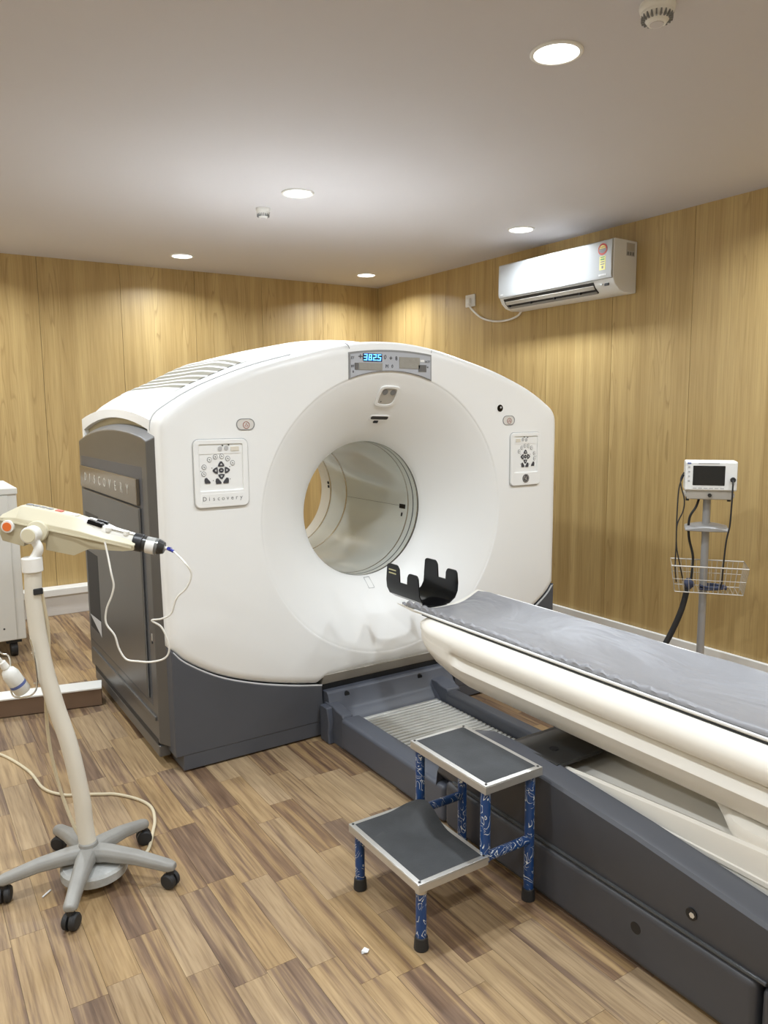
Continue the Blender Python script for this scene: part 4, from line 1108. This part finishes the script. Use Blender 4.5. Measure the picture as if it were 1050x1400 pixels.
box('sensor_window', 'black_plastic', AC, 3.8515, 3.86, 3.365, 3.400, 2.322, 2.338, (.002, 1), )
cyl('indicator', 'button_grey', AC, (3.850, 3.422, 2.334), (3.858, 3.422, 2.334), .006, n=12)
# stickers
cyl('rating_badge', 'sticker_red', fp, (3.8312, 3.402, 2.543), (3.834, 3.402, 2.543), .036, n=28)
bm = BM(); add_prism(bm, [(3.402+.030*math.cos(a), 2.546+.026*math.sin(a)) for a in [-PI+PI*i/14 for i in range(15)]], 'X', 3.8302, 3.832); obj('rating_print', bm, 'key_grey', fp)
bm = BM(); add_prism(bm, [(3.402+.024*math.cos(a), 2.548+.020*math.sin(a)) for a in [PI*i/14 for i in range(15)]], 'X', 3.8302, 3.832); obj('rating_print', bm, 'sticker_yellow', fp)
for k in range(3): cyl('rating_star', 'sticker_red', fp, (3.8295, 3.390+.012*k, 2.556), (3.832, 3.390+.012*k, 2.556), .004, n=5)
lb = box('rating_label', 'sticker_yellow', fp, 3.8308, 3.833, 3.376, 3.424, 2.418, 2.502)
for k, (a, b) in enumerate(((.492, .498), (.478, .486), (.464, .470), (.450, .456), (.426, .442))): box('label_print', 'sticker_green' if k < 2 else 'key_grey', lb, 3.8302, 3.8312, 3.384 if k < 4 else 3.392, 3.416 if k < 4 else 3.406, 2+a, 2+b)
for k in range(5): box('faint_print', 'ac_white', fp, 3.8308, 3.833, 3.372+.012*k, 3.380+.012*k, 2.382, 2.394)
for k in range(3): box('faint_print', 'ac_white', fp, 3.8308, 3.833, 4.325+.011*k, 4.332+.011*k, 2.380, 2.390)
sl = box('side_label', 'button_grey', AC, 3.962, 4.038, ya-.0012, ya+.001, 2.505, 2.585)
for k in range(3): box('label_print', 'print_grey', sl, 3.968+.024*k, 3.984+.024*k, ya-.002, ya-.0008, 2.510, 2.530)
box('label_print', 'speaker_grey', sl, 3.966, 4.034, ya-.002, ya-.0008, 2.538, 2.580)
SK = thing('wall_socket', 'white square wall socket left of the air conditioner', 'socket', (x1, 4.972, 2.44))
box('face_plate', 'fixture_white', SK, x1-.016, x1-.0015, 4.915, 5.030, 2.390, 2.487, (.004, 2))
box('plug', 'fixture_white', SK, x1-.045, x1-.016, 4.945, 4.985, 2.408, 2.455, (.008, 3))
box('rocker', 'ledge_white', SK, x1-.019, x1-.015, 4.995, 5.018, 2.42, 2.455, (.002, 1))
tag(tube('appliance_cable', 'fixture_white', None, [(x1-.04, 4.965, 2.415), (x1-.03, 4.93, 2.365), (x1-.015, 4.82, 2.285), (x1-.012, 4.66, 2.243), (x1-.014, 4.50, 2.240), (x1-.02, 4.40, 2.258), (x1-.045, 4.33, 2.285)], .0075, 10, 8), 'white cable sagging from wall socket to air conditioner', 'cable')

# ------------------------------------------------------------------ monitor stand by the right wall
ang = -.90
MS = thing('monitor_stand', 'grey pole stand with wire basket beside the right wall', 'stand', (3.60, 2.44, 0), ang, local=True)
# local x runs to the right as seen from the table, local y towards the wall
cyl('pole', 'stand_grey', MS, (0, 0, .06), (0, 0, 1.10), .0195, n=20)
for k in range(5):
    a = 2*PI*k/5+.3; d = V(math.cos(a), math.sin(a), 0)
    bm = BM(); add_tube(bm, [d*.02+V(0,0,.10), d*.14+V(0,0,.085), d*.25+V(0,0,.062)], lambda t: .018-.004*t, 10, 5); P = obj('base_leg', bm, 'stand_grey', MS)
    sd = V(-d.y, d.x, 0)
    cyl('caster', 'rubber_black', MS, d*.25-sd*.012+V(0,0,.028), d*.25+sd*.012+V(0,0,.028), .028, n=16)
box('mount_plate', 'speaker_grey', MS, -.115, .125, -.07, .09, 1.095, 1.118, (.006, 2))
box('mount_bracket', 'speaker_grey', MS, -.105, .112, -.078, -.064, 1.085, 1.132, (.006, 2))
cyl('mount_knob', 'dark_metal', MS, (.005, -.088, 1.108), (.005, -.076, 1.108), .010, n=12)
for a in (-.10, .10): cyl('mount_foot', 'rubber_black', MS, (a, -.05, 1.075), (a, -.05, 1.096), .009, n=10)
bm = BM(); loops = []
for t in [i/10 for i in range(11)]:
    x = -.105+.21*t; zt = .934+.016*math.sin(PI*t)
    loops.append([(x, -.062-.015*math.sin(PI*t), .915), (x, -.062-.015*math.sin(PI*t), zt-.012), (x, -.05, zt), (x, .04, zt+.004), (x, .05, zt-.012), (x, .05, .915)])
loft(bm, loops); obj('handle_tray', bm, 'stand_grey', MS, (.004, 2))
# wire basket
bz0, bz1 = .595, .735
top_ = [(-.165, -.115), (.205, -.115), (.205, .10), (-.165, .10)]; bot_ = [(-.145, -.10), (.185, -.10), (.185, .085), (-.145, .085)]
def w(pts, r=.0026, close=True):
    tube('basket_wire', 'wire_metal', MS, pts+([pts[0]] if close else []), r, 6, 1, smooth=False)
w([(a, b, bz1) for a, b in top_], .0042)
w([(a, b, bz0) for a, b in bot_], .003)
w([(a*.95, b*.95, (bz0+bz1)/2) for a, b in top_], .0018)
for k in range(1, 14):
    t = k/14
    w([(-.165+.37*t, -.115, bz1), (-.145+.33*t, -.10, bz0), (-.145+.33*t, .085, bz0), (-.165+.37*t, .10, bz1)], .0017, False)
for k in range(0, 7):
    t = k/6
    w([(-.165, -.115+.215*t, bz1), (-.145, -.10+.185*t, bz0)], .0017, False); w([(.205, -.115+.215*t, bz1), (.185, -.10+.185*t, bz0)], .0017, False)
MO = thing('patient_monitor', 'small white patient monitor with a dark screen on the pole stand', 'monitor', (3.60, 2.44, 1.119), ang, local=True)
ph = .152
box('monitor_body', 'cabinet_white', MO, -.118, .132, -.085, .06, .010, ph+.012, (.008, 2))
bz = box('bezel', 'panel_white', MO, -.114, .128, -.092, -.084, .016, ph+.008, (.006, 2))
box('screen', 'screen_black', MO, -.080, .073, -.0945, -.09, .040, .142, (.003, 1))
box('logo_mark', 'print_blue', MO, -.108, -.090, -.0935, -.09, .150, .158)
for k in range(4): box('side_key', 'button_grey', MO, -.104, -.094, -.0935, -.09, .058+.024*k, .068+.024*k, (.001, 1))
for k in range(6): box('bottom_key', 'button_grey', MO, -.078+.026*k, -.060+.026*k, -.0935, -.09, .024, .028)
box('title_print', 'button_grey', MO, -.055, .045, -.0932, -.09, .152, .156)
cyl('plug_socket', 'rubber_black', MO, (.110, -.094, .072), (.110, -.110, .072), .013, n=16)
tube('sensor_cable', 'rubber_black', MO, [(.110, -.112, .072), (.108, -.125, .04), (.107, -.122, -.05), (.104, -.115, -.16), (.092, -.11, -.24), (.085, -.10, -.36), (.083, -.085, -.46), (.080, -.06, -.500)], .0042, 8, 8)
tube('sensor_cable', 'rubber_black', MO, [(-.120, -.02, .10), (-.135, -.04, .07), (-.133, -.06, .03), (-.115, -.07, -.04), (-.12, -.075, -.10), (-.145, -.08, -.17), (-.145, -.08, -.28), (-.125, -.08, -.38), (-.105, -.06, -.47)], .0034, 8, 8)
tube('sensor_cable', 'rubber_black', MO, [(-.120, -.02, .09), (-.142, -.04, .02), (-.148, -.07, -.12), (-.147, -.08, -.27), (-.147, -.08, -.40), (-.138, -.06, -.480)], .0034, 8, 8)
tube('sensor_cable', 'rubber_black', MO, [(-.04, .0, -.04), (-.055, -.03, -.08), (-.085, -.04, -.14), (-.08, .02, -.25), (-.055, .03, -.36), (-.06, .02, -.48)], .0065, 8, 8)
tag(tube('black_hose', 'rubber_black', None, [(3.525, 2.478, .64), (3.515, 2.485, .56), (3.500, 2.500, .47), (3.475, 2.530, .36), (3.44, 2.56, .26), (3.40, 2.60, .14), (3.36, 2.66, .02)], .0155, 14, 8), 'thick black hose hanging from the basket to the floor', 'hose')
MB_ = Matrix.Translation((3.60, 2.44, 0)) @ Matrix.Rotation(ang, 4, 'Z')
def coil(name, label, cat, c, r, n, tk, mat):
    pts = []
    for i in range(n*14+1):
        a = 2*PI*i/14; rr = r*(1+.10*math.sin(a*.37+1)); pts.append(MB_ @ V(c[0]+rr*math.cos(a), c[1]+rr*.55*math.sin(a), c[2]+tk*(1.05+.75*(i/14))+.004*math.sin(a*1.3)))
    tag(tube(name, mat, None, pts, tk, 6, 2), label, cat)
coil('coiled_cable', 'coil of dark blue cable lying in the wire basket', 'cable', (.045, -.02, bz0+.003), .060, 4, .0058, 'navy')
bm = BM()
rows = []
for i in range(9):
    t = i/8; l = []
    for j in range(14):
        a = 2*PI*j/14; rr = .026*math.sin(PI*max(.06, min(.94, t)))**.6*(1+.22*math.sin(3*a+5*t))
        l.append(MB_ @ V(-.075+rr*math.cos(a), -.045+rr*.8*math.sin(a), bz0+.004+.060*t))
    rows.append(l)
loft(bm, rows); tag(obj('sensor_clip', bm, 'navy', None), 'dark blue sensor clip in the left of the basket', 'sensor')

# ------------------------------------------------------------------ smoke detectors, scraps
def detector(x, y, k, label):
    D = thing('smoke_detector', label, 'smoke detector', (x, y, HC), 0, 'ceiling smoke detectors', local=True)
    bm = BM(); add_lathe(bm, [(0, .050*k), (-.010, .052*k), (-.018, .050*k), (-.022, .046*k)], (0,0,0), 'Z', 32); obj('base_plate', bm, 'fixture_white', D)
    bm = BM(); add_lathe(bm, [(-.020, .046*k), (-.030, .046*k), (-.040, .038*k), (-.050, .030*k), (-.055, .027*k), (-.055, .0)], (0,0,0), 'Z', 32); obj('sensor_dome', bm, 'fixture_white', D)
    for i in range(20):
        a = 2*PI*i/20; bm = BM(); add_box(bm, .034*k, .045*k, -.0022, .0022, -.047, -.028)
        obj('vent_slot', bm, 'print_grey', D, M=Matrix.Rotation(a, 4, 'Z'))
    bm = BM(); add_cyl(bm, (0,0,-.054), (0,0,-.0575), .020*k, n=24); obj('end_cap', bm, 'ceiling_paint', D)
    bm = BM(); add_cyl(bm, (.030*k, -.028*k, -.026), (.033*k, -.031*k, -.030), .004, n=8); obj('indicator', bm, 'dark_metal', D)
detector(1.990, 1.585, 1.0, 'white smoke detector at the top edge, near the largest downlight')
detector(1.930, 4.262, .8, 'small white smoke detector in the ceiling middle, left of a downlight')
bm = BM(); vs = [bm.verts.new(p) for p in ((1.030, 1.738, .001), (1.045, 1.728, .006), (1.058, 1.742, .002), (1.048, 1.752, .007), (1.036, 1.750, .001))]
bm.faces.new(vs); bmesh.ops.solidify(bm, geom=bm.faces[:], thickness=.0012)
tag(obj('paper_scrap', bm, 'paper_white', None), 'tiny torn white paper scrap on the floor near the stool', 'scrap')
bm = BM(); add_tube(bm, [(.303, 2.530, .003), (.315, 2.541, .0035), (.332, 2.556, .003)], .0028, 6, 3)
tag(obj('straw_scrap', bm, 'paper_white', None), 'short pale straw fragment on the floor under the wheeled stand', 'scrap')
for o in list(bpy.data.objects):
    if '_w' in o: del o['_w']
